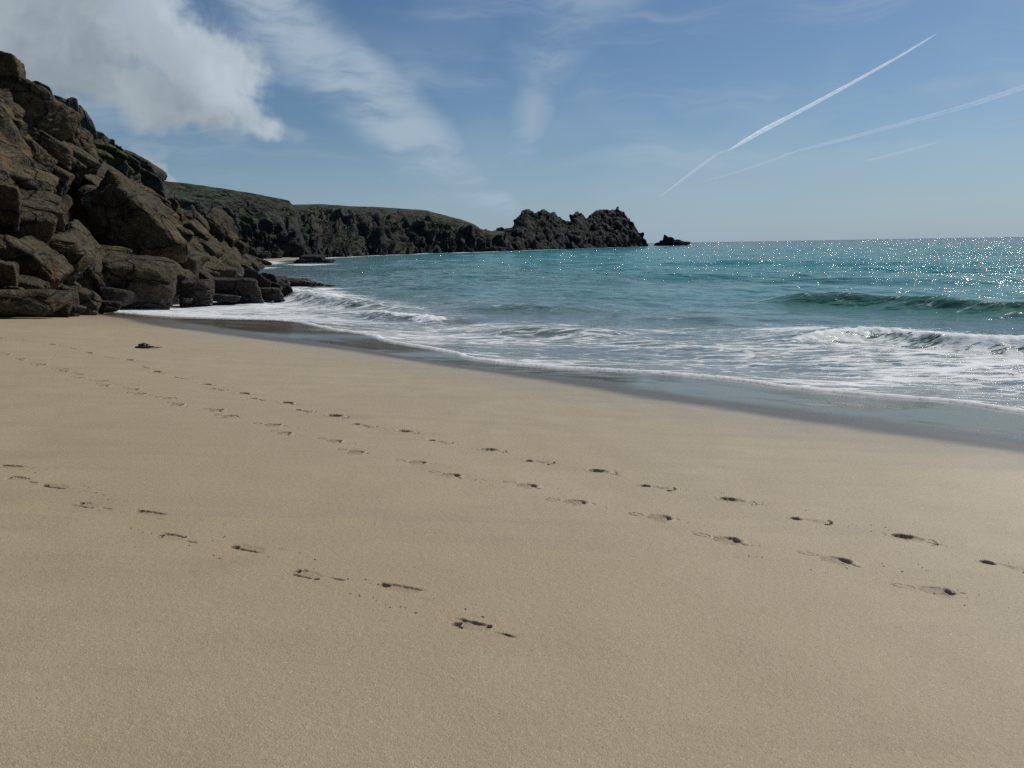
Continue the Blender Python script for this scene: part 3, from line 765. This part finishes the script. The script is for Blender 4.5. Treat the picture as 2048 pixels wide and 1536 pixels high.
def near_dist(px, py):
    B = np.array(near_b, float); T = np.array(near_t, float)
    yb = np.interp(px, B[:, 0], B[:, 1]); yt = np.interp(px, T[:, 0], T[:, 1]); db = np.interp(px, B[:, 0], B[:, 2]); dt = np.interp(px, T[:, 0], T[:, 2])
    k = np.clip((yb-py)/(yb-yt), 0, 1); return db+(dt-db)*k**1.1
# blocks seen in the face: pixel centre, width, height, tilt
blocks = [(166, 372, 100, 50, 30), (248, 396, 100, 36, 35), (36, 365, 84, 46, 20), (45, 391, 88, 34, 18), (45, 416, 90, 34, 12),
    (38, 446, 88, 46, 10), (60, 470, 150, 20, 14), (110, 486, 64, 26, 18), (27, 508, 66, 42, 30), (58, 524, 56, 38, 40), (120, 527, 60, 78, 40), (176, 548, 135, 38, 57), (140, 500, 52, 34, 30),
    (200, 503, 72, 20, 6), (197, 531, 26, 26, 60), (272, 562, 128, 78, 8), (8, 555, 34, 52, 10), (42, 573, 62, 30, 5), (84, 562, 34, 50, 50), (25, 588, 30, 22, 5), (80, 578, 24, 20, 0),
    (337, 498, 54, 28, 30), (352, 523, 78, 46, 20), (380, 518, 44, 30, 25), (355, 475, 36, 38, 30), (331, 437, 24, 32, 40), (320, 410, 30, 28, 30), (353, 572, 40, 44, 25), (342, 556, 56, 36, 10),
    (418, 543, 76, 24, 8), (457, 540, 48, 30, 22), (410, 505, 38, 34, 45), (440, 512, 60, 26, 28), (462, 522, 56, 22, 24), (423, 462, 42, 40, 42), (387, 471, 46, 40, 42), (358, 446, 16, 28, 20),
    (342, 420, 24, 32, 15), (392, 444, 40, 26, 42), (426, 449, 24, 20, 35), (452, 481, 26, 30, 38), (476, 497, 22, 28, 38), (290, 392, 40, 26, 35),
    (10, 136, 42, 40, 8), (22, 178, 80, 46, 18), (40, 215, 88, 60, 30), (82, 236, 50, 50, 35), (60, 264, 132, 30, 33), (106, 284, 110, 30, 33), (118, 256, 50, 34, 40), (150, 296, 62, 34, 38),
    (25, 300, 66, 38, 30), (84, 304, 66, 52, 40), (142, 288, 58, 56, 42), (45, 340, 74, 48, 30), (100, 352, 54, 40, 30), (165, 345, 92, 30, 27), (225, 366, 42, 28, 25), (262, 376, 38, 24, 28),
    (192, 330, 54, 22, 32), (130, 326, 60, 34, 35), (70, 400, 40, 30, 20), 
    (300, 520, 60, 40, 20), (240, 540, 60, 40, 15), (8, 410, 40, 60, 10), (10, 255, 50, 40, 30), (385, 500, 40, 24, 30)]
# the great overhanging buttress with its smooth sunlit slope, and the peaked block below it
for (x, y, bw, bh, rl, dd, yw, ii, kd, ln) in [(280, 446, 150, 78, 38, 53, 8, 2, 'block', 30), (222, 440, 112, 84, 34, 54, 14, 0, 'block', 24), (185, 408, 70, 60, 30, 56, 10, 4, 'block', 20),
        (272, 562, 128, 80, 8, 43.4, 14, 1, 'block', 10), (292, 410, 100, 26, 38, 58, 6, 3, 'slab', 30), (318, 486, 60, 34, 34, 54, 6, 5, 'block', 20), (232, 480, 90, 40, 25, 57, 6, 6, 'block', 0)]:
    pxrock('granite_block', kd, GRANITE, x, y, bw, bh, dd, rl, parent=cliff, yaw=yw, i=ii, lean=ln)
for (x, y, bw, bh, rl) in blocks:
    k = 'slab' if bw > 2.2*bh else random.choice(('block', 'block', 'slab'))
    pxrock('granite_block', k, GRANITE, x, y, bw*1.12, bh*1.15, float(near_dist(x, y))*(.94 if x < 95 and 340 < y < 470 else (.965 if x < 300 or y < 540 else 1.0))-1.2*(x < 300 or y < 540), rl, parent=cliff, lean=random.uniform(4, 22))
for i in range(190):                                    # smaller blocks wedged between
    x = random.uniform(-60, 520); T = np.array(near_t); B = np.array(near_b)
    yt = np.interp(x, T[:, 0], T[:, 1]); yb = np.interp(x, B[:, 0], B[:, 1]); y = random.uniform(yt+14, yb-4)
    s = random.uniform(14, 38)*(1 if x < 300 else .62)
    if 92 < x < 330 and 380 < y < 510: continue
    pxrock('granite_block', random.choice(('block', 'slab', 'boulder')), GRANITE, x, y, s*random.uniform(1, 2.2), s*random.uniform(.6, 1), float(near_dist(x, y))+.4, random.uniform(10, 48), parent=cliff, lean=random.uniform(0, 22))
for (x, y, bw, bh, rl, dd) in [(78, 188, 46, 26, 25, 92), (118, 205, 26, 20, 20, 95), (142, 243, 25, 74, -3, 92), (165, 256, 21, 66, -3, 94), (122, 238, 30, 46, 0, 92), (190, 274, 36, 22, 20, 102), (214, 290, 20, 22, 5, 105),
        (208, 326, 66, 44, 30, 98), (277, 340, 76, 46, 33, 114), (290, 374, 84, 42, 30, 112), (46, 174, 24, 20, 10, 90), (240, 308, 40, 20, 35, 108), (306, 352, 24, 30, 30, 120), (95, 215, 40, 30, 20, 90),
        (133, 222, 9, 26, 4, 91), (176, 275, 12, 24, 0, 96), (330, 396, 40, 26, 35, 125), (180, 300, 50, 30, 20, 95)]:
    pxrock('crag', 'slab' if bh > bw*.8 else 'block', GRANITE_TOP, x, y, bw, bh, dd, rl, parent=crags)
TURF = rock_material('cliff_turf', (.060, .085, .018), (.050, .072, .016), (.085, .080, .024), 1.2, .25, .9, (.060, .088, .016), tide=False)
for (x, y, bw, bh, rl, dd) in [(188, 287, 62, 14, 12, 93), (222, 300, 46, 12, 22, 97), (196, 306, 44, 14, 20, 90), (240, 332, 40, 14, 30, 100), (205, 352, 40, 12, 28, 90), (262, 318, 34, 9, 32, 106)]:
    tag(pxrock('turf_ledge', 'boulder', TURF, x, y, bw, bh, dd, rl, parent=crags), 'ledge grown over with bright green turf')
for i in range(90):
    T = np.array(mid_t); x = random.uniform(20, 420); yt = np.interp(x, T[:, 0], T[:, 1]); y = yt+random.uniform(6, 64)
    s = random.uniform(7, 20); dd = np.interp(x, T[:, 0], T[:, 2])-(y-yt)*.12
    pxrock('crag', 'crag', GRANITE_TOP, x, y, s*random.uniform(.9, 1.8), s*random.uniform(.7, 1.4), dd, random.uniform(-10, 35), parent=crags)

# rocks at the foot of the cliff and in the water: things of their own
foot = [
    (45, 607, 104, 38, 3, 28.5, 'boulder', 'GRANITE', 'broad rounded brown boulder on the sand, nearest to the left edge'),
    (101, 604, 58, 34, 8, 31, 'block', 'GRANITE', 'squat brown boulder on the sand right of the broadest rounded one'),
    (136, 599, 32, 38, 10, 33, 'boulder', 'GRANITE', 'upright rounded boulder between the squat one and the dark sloping one'),
    (163, 598, 56, 40, 25, 35, 'boulder', 'GRANITE', 'dark sloping boulder at the cliff foot where sand meets foam'),
    (191, 607, 26, 17, 12, 36.5, 'boulder', 'SHORE', 'small speckled boulder right of the dark sloping one'),
    (222, 611, 32, 15, 6, 36.5, 'boulder', 'SHORE', 'low speckled boulder standing alone at the edge of the foam'),
    (148, 616, 34, 12, 3, 32.5, 'boulder', 'SHORE', 'flat little rock on the sand in front of the upright boulder'),
    (236, 594, 44, 24, 14, 42, 'boulder', 'SHORE', 'pale barnacled boulder at the foot of the dark peaked rock'),
    (12, 596, 44, 24, 8, 29.5, 'boulder', 'GRANITE', 'brown boulder behind the broadest rounded one at the left edge'),
    (70, 592, 50, 20, 12, 31.5, 'block', 'GRANITE', 'flat topped block lying on the two leftmost boulders'),
    (394, 581, 54, 38, 2, 46.5, 'block', 'SHORE', 'squarish dark block at the left end of the rock row in the foam'),
    (458, 577, 96, 38, 2, 48, 'slab', 'SHORE', 'long flat topped dark slab standing in the foam'),
    (511, 566, 40, 30, 22, 50, 'block', 'SHORE', 'tilted block against the right end of the long dark slab'),
    (536, 565, 42, 28, 14, 52, 'block', 'SHORE', 'brown topped block second from the right end of the rock row'),
    (518, 585, 74, 20, 4, 49.5, 'slab', 'SHORE', 'low ledge in front of the tilted blocks washed by foam'),
    (563, 579, 20, 28, 0, 51.5, 'block', 'SHORE', 'upright black rock at the seaward tip of the rock row'),
    (541, 578, 38, 22, 5, 51, 'block', 'SHORE', 'dark stepped rock beside the upright black one'),
    (440, 594, 64, 12, 8, 47, 'slab', 'SHORE', 'pale wet ledge awash in front of the long dark slab'),
    (558, 564, 32, 13, 3, 64, 'slab', 'SHORE', 'low black rock at the inner end of the spit'),
    (582, 565, 38, 15, 2, 65, 'block', 'SHORE', 'flat topped rock in the middle of the low spit'),
    (607, 566, 28, 17, 10, 66, 'block', 'SHORE', 'highest rock of the low spit reaching into the waves'),
    (632, 570, 36, 12, 12, 67, 'slab', 'SHORE', 'pale streaked slab sloping down on the low spit'),
    (658, 573, 34, 8, 5, 68, 'slab', 'SHORE', 'last and lowest rock at the seaward end of the spit'),
    (508, 523, 50, 18, 22, 160, 'slab', 'BLACK', 'dark ledge sloping into the water at the far end of the cliff'),
    (592, 524, 8, 5, 0, 178, 'boulder', 'BLACK', 'tiny black rock in the surf left of the black sea rock'),
    (375, 600, 16, 7, 8, 45, 'boulder', 'SHORE', 'small wet rock in the foam left of the pale wet ledge'),
    (333, 603, 14, 6, 0, 44, 'boulder', 'SHORE', 'small wet rock in the foam below the dark peaked rock'),
]
MATS = {'GRANITE': GRANITE, 'SHORE': SHORE_ROCK, 'BLACK': BLACK_ROCK}
for (x, y, bw, bh, rl, dd, kd, mt, lb) in foot:
    nm = 'boulder' if kd == 'boulder' else ('rock_ledge' if kd == 'slab' else 'rock')
    near_ = 380 < x < 570 and dd < 60
    o = pxrock(nm, kd, MATS[mt], x, y+(bh*.10 if near_ else (bh*.09 if x < 240 else 1)), bw*1.08, bh*(1.18 if near_ else (1.28 if x < 240 else 1.12)), dd*(.985 if near_ else 1), rl, yaw=random.uniform(-10, 10))
    tag(o, lb, 'boulder' if kd == 'boulder' else 'rock', 'rocks at the foot of the cliff')
# the black rock standing in the bay
root = bpy.data.objects.new('sea_rock', None); link(root); root.location = at_z(632, 526)
tag(root, 'black flat topped rock standing in the bay before the sandy cove', 'rock')
def child_rock(root, name, *a, **k):
    o = pxrock(name, *a, **k); mw = o.matrix_world.copy(); o.parent = root; bpy.context.view_layer.update(); o.matrix_parent_inverse = root.matrix_world.inverted(); o.matrix_world = mw; return o
bpy.context.view_layer.update()
for (x, y, bw, bh, rl) in [(625, 519.5, 42, 13, 0), (643, 521, 40, 9, 8), (612, 521, 22, 10, -4), (630, 523, 66, 8, 0)]:
    child_rock(root, 'rock', 'slab', BLACK_ROCK, x, y, bw, bh, 176, rl)
# the islet off the headland
root = bpy.data.objects.new('rocky_islet', None); link(root); root.location = at_z(1337, 491.5)
tag(root, 'small jagged dark islet just off the tip of the headland', 'islet'); bpy.context.view_layer.update()
for (x, y, bw, bh, rl) in [(1333, 482, 11, 15, 5), (1340, 482, 13, 12, 20), (1327, 485, 16, 10, -15), (1350, 485.5, 20, 9, 6), (1347, 486, 16, 10, 15), (1320, 488.5, 16, 6, 0), (1356, 488.5, 16, 6, 10), (1338, 488, 46, 8, 0), (1362, 489.8, 14, 3, 0), (1331, 477, 3.5, 8, 0), (1312, 490.6, 8, 2.5, 0), (1337, 478.5, 4, 7, 25)]:
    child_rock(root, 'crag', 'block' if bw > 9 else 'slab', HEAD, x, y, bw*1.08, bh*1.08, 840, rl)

# ------------------------------------------------------------------ hills across the bay
hill1_t = [(200, 345, 300), (315, 360, 300), (380, 367, 296), (450, 377, 292), (520, 389, 288), (560, 397, 284), (578, 401, 282), (586, 411, 280), (592, 430, 276), (600, 460, 270), (612, 490, 266), (625, 514, 260)]
hill1_b = [(200, 524, 200), (480, 522, 232), (545, 520.5, 240), (600, 518.5, 248), (625, 517.5, 252)]
hill2_t = [(540, 412, 520), (588, 409, 500), (640, 408, 500), (700, 412, 505), (760, 414, 505), (830, 419, 500), (853, 421, 498), (880, 428, 495), (920, 438, 485), (940, 445, 480), (950, 449, 478), (962, 458, 472),
           (978, 462, 470), (995, 461, 475), (1010, 462, 480)]
hill2_b = [(540, 519.5, 245), (625, 517.5, 252), (700, 513.7, 285), (760, 511, 310), (807, 509.2, 335), (870, 507, 358), (925, 505.8, 372), (960, 504.5, 385), (1010, 503, 410)]
def cp(cx, cy): return (960+cx/4.655, 380+cy/4.655)
head_sk = [(0, 362), (80, 382), (150, 380), (180, 368), (240, 368), (290, 355), (320, 330), (335, 300), (345, 252), (362, 238), (380, 222), (388, 196), (415, 182), (440, 174), (470, 186), (490, 212), (500, 216), (525, 222), (532, 195), (560, 186), (575, 176), (600, 180), (630, 200), (640, 208), (660, 212), (675, 205), (698, 206), (705, 230), (745, 262), (755, 278), (765, 268), (780, 272), (784, 284), (840, 290),
    (850, 250), (858, 226), (880, 222), (885, 203), (912, 197), (920, 206), (940, 212), (960, 236), (975, 242), (990, 268), (1005, 256), (1020, 258), (1030, 226), (1060, 214), (1068, 202), (1090, 192), (1112, 186), (1140, 190), (1150, 178), (1180, 176), (1200, 182), (1207, 202), (1214, 198), (1222, 184), (1255, 182), (1264, 188), (1271, 154), (1290, 152), (1293, 188), (1320, 192), (1330, 206), (1345, 230), (1356, 246), (1370, 256), (1376, 288), (1385, 292),
    (1395, 300), (1412, 298), (1425, 318), (1440, 346), (1456, 356), (1470, 384), (1490, 402), (1510, 426), (1530, 450), (1538, 480), (1542, 508), (1560, 524)]
hs = [cp(*c) for c in head_sk]
head_t = [(x, y, float(np.interp(x, [960, 1060, 1300], [500, 600, 800]))) for x, y in hs]
head_b = [(950, 505, 385), (990, 503.6, 405), (1030, 502.2, 430), (1090, 500, 480), (1175, 497, 560), (1240, 494.6, 660), (1296, 492.4, 790)]
G3, _, _ = loft(hill1_b, hill1_t, 300, 150, [(0, 0), (.16, .30), (.45, .55), (1, 1)], 6, .05, cracky=1.0, ribs=1.0, drop=.1, back=.8)
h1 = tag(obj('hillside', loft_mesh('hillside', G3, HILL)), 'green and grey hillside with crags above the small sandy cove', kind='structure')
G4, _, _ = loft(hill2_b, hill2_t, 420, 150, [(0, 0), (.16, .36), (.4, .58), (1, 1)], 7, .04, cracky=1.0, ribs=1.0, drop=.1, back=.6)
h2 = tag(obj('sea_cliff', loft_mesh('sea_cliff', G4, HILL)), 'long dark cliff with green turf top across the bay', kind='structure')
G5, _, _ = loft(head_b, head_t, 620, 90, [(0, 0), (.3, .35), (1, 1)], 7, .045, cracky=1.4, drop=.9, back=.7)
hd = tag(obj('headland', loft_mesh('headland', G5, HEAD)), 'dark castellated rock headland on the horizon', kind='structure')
# crags on the headland: skyline first
for (x, y, bw, bh) in [cp(a, b)+(c, d) for a, b, c, d in [(440, 205, 20, 16), (400, 230, 16, 18), (475, 215, 14, 14), (545, 215, 12, 14), (585, 200, 14, 14), (620, 215, 14, 12), (685, 222, 12, 12), (725, 262, 12, 10), (770, 285, 10, 6),
        (865, 245, 9, 12), (900, 218, 11, 11), (930, 232, 12, 14), (960, 258, 12, 14), (880, 260, 12, 18), (1045, 240, 12, 14), (1080, 212, 12, 14), (1115, 202, 10, 10), (1150, 195, 8, 10), (1175, 192, 10, 10), (1195, 194, 6, 9),
        (1238, 200, 12, 11), (1276, 180, 5.5, 15), (1300, 202, 10, 10), (1325, 222, 12, 16), (1352, 250, 12, 16), (1368, 275, 9, 14), (1405, 312, 13, 10), (1430, 350, 14, 16), (1475, 402, 16, 18), (1512, 450, 14, 18), (1528, 490, 12, 14),
        (350, 270, 12, 20), (190, 380, 12, 7), (1553, 520, 8, 3), (1020, 270, 10, 9), (505, 226, 8, 8), (660, 222, 8, 8)]]:
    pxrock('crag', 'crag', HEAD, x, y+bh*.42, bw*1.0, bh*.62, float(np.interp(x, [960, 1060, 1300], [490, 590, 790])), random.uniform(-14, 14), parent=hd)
T = np.array(head_t); B = np.array(head_b)
for i in range(200):
    x = random.uniform(1000, 1290); yt = np.interp(x, T[:, 0], T[:, 1]); yb = np.interp(x, B[:, 0], B[:, 1]); k = random.random()
    y = yb+(yt+3-yb)*k; dd = np.interp(x, B[:, 0], B[:, 2])*(1-k)+np.interp(x, T[:, 0], T[:, 2])*k; s = random.uniform(3, 9)*(1 if yb-yt > 40 else .5)*(1-.45*k)
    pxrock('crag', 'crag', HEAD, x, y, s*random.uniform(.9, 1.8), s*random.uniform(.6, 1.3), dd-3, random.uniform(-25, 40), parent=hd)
for root_, tp_, bt_, n_, xr, mt in ((h1, hill1_t, hill1_b, 70, (330, 612), HILL), (h2, hill2_t, hill2_b, 110, (600, 1000), HILL)):
    T = np.array(tp_); B = np.array(bt_)
    for i in range(n_):
        x = random.uniform(*xr); yt = np.interp(x, T[:, 0], T[:, 1]); yb = np.interp(x, B[:, 0], B[:, 1]); k = random.random()**1.5*.55
        nz_ = math.sin(x*.05)*.5+math.sin(x*.021+1)*.5
        if k > .55+.3*nz_: k *= .5
        pr = [(0, 0), (.16, .33), (.42, .56), (1, 1)]; kk = np.interp(k, [p_[1] for p_ in pr], [p_[0] for p_ in pr])
        y = yb+(yt-yb)*k; dd = np.interp(x, B[:, 0], B[:, 2])*(1-kk)+np.interp(x, T[:, 0], T[:, 2])*kk
        s = random.uniform(5, 13)*(.55 if root_ is h2 else 1)*(1.15-.7*k)
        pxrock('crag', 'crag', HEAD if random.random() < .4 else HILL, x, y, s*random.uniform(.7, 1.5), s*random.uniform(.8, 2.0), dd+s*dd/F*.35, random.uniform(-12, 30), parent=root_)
# sandy cove
cv = [at_dist(x, y, d) for x, y, d in [(500, 524, 215), (535, 522.6, 212), (570, 521.5, 214), (590, 520.8, 218), (604, 520.0, 225), (612, 519.6, 232)]]
cvb = [at_dist(x, y, d) for x, y, d in [(500, 512, 260), (535, 512, 260), (570, 512, 260), (590, 513, 262), (604, 514, 262), (612, 516, 258)]]
V = []
for a, b in zip(cv, cvb):
    for t in np.linspace(0, 1, 7): q_ = a*(1-t)+b*t; q_[2] = -.15+1.0*t+.1*math.sin(t*9+a[0]); V.append(q_)
mc = mesh('cove_sand', V, grid_faces(6, 7), SAND); fattr(mc, 'wet', np.zeros(len(V))); fattr(mc, 'damp', np.zeros(len(V)))
tag(obj('cove_sand', mc), 'small strip of pale sand in the cove across the bay', kind='structure')

# ------------------------------------------------------------------ stranded seaweed, crumbs and shell bits
def simple_mat(name, col, rough, col2=None, bump=.002, sc=60, spec=.5):
    mt, n, b = material(name); p = n.pos(); a = n.noise(p, sc, 4, .6)
    n.put(b.inputs['Base Color'], n.mix(n.ramp(a, .4, .6), col, col2 or col)); b.inputs['Roughness'].default_value = rough
    b.inputs['Specular IOR Level'].default_value = spec
    n.put(b.inputs['Normal'], n.bump(a, bump)); return mt
def tube(path, rad, sides=7):
    path = np.asarray(path, float); V = []; T_ = np.gradient(path, axis=0); T_ /= np.linalg.norm(T_, axis=1)[:, None]
    for p_, t_, r_ in zip(path, T_, rad):
        a = np.cross(t_, [0, 0, 1.]); a /= np.linalg.norm(a); b = np.cross(a, t_)
        for k in range(sides): an = 2*math.pi*k/sides; V.append(p_+r_*(math.cos(an)*a+math.sin(an)*b*.8))
    n_ = len(path); Fs = [[i*sides+k, i*sides+(k+1) % sides, (i+1)*sides+(k+1) % sides, (i+1)*sides+k] for i in range(n_-1) for k in range(sides)]
    return np.array(V), np.array(Fs)
W1 = simple_mat('kelp_dark', (.018, .012, .014), .35, (.030, .016, .014), .004)
W2 = simple_mat('kelp_red', (.16, .030, .010), .35, (.09, .022, .010), .003)
sp = at_sand(288, 696); sw_root = bpy.data.objects.new('seaweed', None); link(sw_root); sw_root.location = sp; sw_root.scale = (1.25,)*3
tag(sw_root, 'dark reddish brown clump of seaweed stranded alone on the sand', 'seaweed')
Dv, Fs = cube_sphere(14)
def lump(name, c, sc, mat, seed):
    P_ = Dv*np.array(sc); P_ = P_*(1+.35*fbm(Dv*1.6+seed, 4))[:, None]+np.array(c); return obj(name, mesh(name, P_, Fs, mat), sw_root)
sc_ = np.linalg.norm(sp-np.array([0, 0, ZC]))/F
lump('holdfast', (-.0, .0, .035*1.0), (.085, .07, .055), W1, 3); lump('frond', (-.03, -.03, .02), (.10, .05, .028), W2, 9); lump('frond', (.07, -.01, .02), (.075, .04, .022), W1, 14)
lump('frond', (.02, -.055, .012), (.05, .03, .014), W2, 19)
t = np.linspace(0, 1, 14); pth = np.c_[.06+.29*t, -.02+.02*np.sin(t*5), .022-.012*t+.006*np.sin(t*8)]
v_, f_ = tube(pth, .014*(1-t)+.005); obj('stem', mesh('stem', v_, f_, W1), sw_root)
pth = np.c_[.04+.20*t, .01-.05*t, .016-.008*t]; v_, f_ = tube(pth, .011*(1-t)+.003); obj('stem', mesh('stem', v_, f_, W2), sw_root)

def scatter(name, pts, sizes, mat, label, flat=.6):
    Dl, Fl = cube_sphere(2); V = []; Fs_ = []; k = 0
    for p_, s in zip(pts, sizes):
        a = random.uniform(0, 6.28); c, sn = math.cos(a), math.sin(a); e = np.array([s*random.uniform(.7, 1.5), s*random.uniform(.6, 1), s*flat])
        q_ = Dl*e*(1+.35*rng.normal(size=(len(Dl), 1))*.6); q_ = np.c_[q_[:, 0]*c-q_[:, 1]*sn, q_[:, 0]*sn+q_[:, 1]*c, q_[:, 2]]
        V.append(q_+p_); Fs_.append(Fl+k); k += len(Dl)
    o = obj(name, mesh(name, np.vstack(V), np.vstack(Fs_), mat, False)); return tag(o, label, kind='stuff')
pts = []; sz = []
for (x, y, a, st, sd, kk) in PRINTS:
    rr = math.hypot(x, y)
    for _ in range(int(random.uniform(4, 13))):
        u = random.gauss(.20, .16); v = random.gauss(0, .05)
        if abs(u) < .16 and abs(v) < .05: continue
        X_ = x+u*math.cos(a)-v*math.sin(a); Y_ = y+u*math.sin(a)+v*math.cos(a); pts.append([X_, Y_]); sz.append(random.uniform(.0018, .0042)*(1+.03*rr))
extra = [(70, 945), (95, 938), (60, 965), (190, 985), (205, 990), (215, 1000), (245, 1012), (260, 1056), (275, 1060), (285, 1066), (300, 1068), (450, 1075), (452, 1073), (425, 1112), (440, 1117), (470, 1123), (615, 1115), (628, 1120),
         (730, 1160), (745, 1165), (755, 1168), (700, 1188), (720, 1190), (722, 1194), (750, 1197), (755, 1200), (770, 1209), (780, 1214), (802, 1213), (808, 1216), (833, 1226), (930, 1219), (965, 1234),
         (1500, 1112), (1512, 1113), (1524, 1115), (1845, 1136), (1852, 1140), (1858, 1142), (1835, 1128), (1930, 1210), (1440, 985), (1450, 987), (1625, 1140), (1650, 1147), (1765, 1128), (1770, 1132), (1745, 1050), (1770, 1055)]
for (x, y) in extra:
    p_ = at_sand(x+random.uniform(-3, 3), y+random.uniform(-1, 1)); pts.append([p_[0], p_[1]]); sz.append(random.uniform(.0030, .0060))
pts = np.array(pts); z_ = beach(pts); pts3 = np.c_[pts, z_+.0008]
CR = simple_mat('damp_sand_crumb', (.18, .125, .07), .9, (.11, .078, .045), .001, 200, .1)
scatter('sand_crumbs', pts3, sz, CR, 'damp crumbs of sand kicked up along the footprint trails')
pts = []; sz = []
for _ in range(420):
    px_, py_ = random.uniform(-50, 2100), 1536-860*random.random()**1.3
    p_ = at_z(px_, py_, 1.2); 
    if p_[1] < 0 or np.hypot(p_[0], p_[1]) > 30: continue
    pts.append(p_[:2]); sz.append(random.uniform(.0009, .0022)*(1+.10*np.hypot(p_[0], p_[1])))
pts = np.array(pts); s__ = seaward(pts); ok = s__ < -2.5; pts = pts[ok]; sz = np.array(sz)[ok]
SH = simple_mat('shell_white', (.80, .78, .72), .25, (.7, .66, .58), .001, 90)
scatter('shell_fragments', np.c_[pts, beach(pts)+.001], sz, SH, 'tiny white shell fragments strewn over the dry sand', .4)

# ------------------------------------------------------------------ vapour trails
def contrail(pts, label, dens, alt=1500):
    """a flattened tube of thin ice cloud following a path of (px, py, width px), densest along its middle"""
    P_ = []; rad = []
    for (x, y, w_, _) in pts:
        p_ = at_z(x, y, alt); P_.append(p_); rad.append((w_*.5+.6)/F*np.linalg.norm(p_-np.array([0, 0, ZC])))
    P_ = np.array(P_); rad = np.array(rad); n_ = 90; k = np.linspace(0, len(P_)-1, n_); i = np.arange(len(P_))
    path = np.c_[[np.interp(k, i, P_[:, j]) for j in range(3)]].T; rr = np.interp(k, i, rad)
    c = path.mean(0); sides = 16; T_ = np.gradient(path, axis=0); T_ /= np.linalg.norm(T_, axis=1)[:, None]
    V = []; core = []
    tl = np.linspace(0, 1, n_); fade = np.minimum(1, np.minimum(tl, 1-tl)*12)**.5*(.85+.15*np.sin(k*9)*np.sin(k*23+1))
    for p_, t_, r_, fd in zip(path-c, T_, rr, fade):
        a = np.cross(t_, [0, 0, 1.]); a /= np.linalg.norm(a); b = np.cross(a, t_)
        for q in range(sides):
            an = 2*math.pi*q/sides; V.append(p_+r_*(math.cos(an)*a+math.sin(an)*b*.7)); core.append(abs(math.sin(an))**1.5*fd)
    V = np.array(V); tube_f = [[i_*sides+k_, i_*sides+(k_+1) % sides, (i_+1)*sides+(k_+1) % sides, (i_+1)*sides+k_] for i_ in range(n_-1) for k_ in range(sides)]
    me = mesh('contrail', V, np.array(tube_f), None); fattr(me, 'core', core)
    mt = bpy.data.materials.new('ice_cloud'); mt.use_nodes = True; tr = mt.node_tree; tr.nodes.clear(); n = NT(tr)
    o_ = n.new('ShaderNodeOutputMaterial'); tp = n.new('ShaderNodeBsdfTransparent'); tl_ = n.new('ShaderNodeBsdfTranslucent'); tl_.inputs[0].default_value = (.9, .93, .96, 1)
    mx = n.new('ShaderNodeMixShader'); nz_ = n.noise(n.pos(), .006, 3, .6)
    n.put(mx.inputs[0], n.m('MULTIPLY', n.attr('core'), n.m('MULTIPLY', n.ramp(nz_, .3, .6, .75, 1.1), dens), clamp=True))
    n.l.new(tp.outputs[0], mx.inputs[1]); n.l.new(tl_.outputs[0], mx.inputs[2]); n.l.new(mx.outputs[0], o_.inputs[0]); me.materials.append(mt)
    o = obj('contrail', me); o.location = c
    return tag(o, label, 'contrail')
contrail([(1874, 67, 2.0, 1), (1800, 112, 4, 1), (1700, 168, 6, 1), (1600, 222, 8, 1), (1530, 258, 11, 1), (1490, 281, 8, 1), (1455, 302, 2, 1)], 'long bright white vapour trail rising straight to the upper right', .62)
contrail([(1462, 298, 1.5, 1), (1438, 306, 3, 1), (1400, 332, 8, 1), (1366, 358, 6, 1), (1340, 378, 3, 1), (1316, 396, 2, 1)], 'ragged lower end of the bright trail, cut off from it by a gap', .16)
contrail([(2110, 160, 11, 1), (2048, 174, 11, 1), (1940, 210, 10, 1), (1820, 243, 8, 1), (1700, 275, 7, 1), (1610, 297, 4, 1), (1560, 312, 2, 1)], 'faint broad vapour trail leaving the right edge of the sky', .20)
contrail([(1590, 303, 2, 1), (1540, 322, 4, 1), (1470, 345, 4, 1), (1410, 361, 2, 1)], 'thin faint lower end of the broad trail', .14)
contrail([(1884, 281, 2, 1), (1830, 297, 5, 1), (1780, 310, 5, 1), (1728, 323, 2, 1)], 'short faint vapour trail below the broad one', .16)
contrail([(1730, 270, 1.5, 1), (1700, 277, 3, 1), (1640, 293, 3, 1), (1600, 302, 1.5, 1)], 'shortest faint streak just under the broad trail', .11)
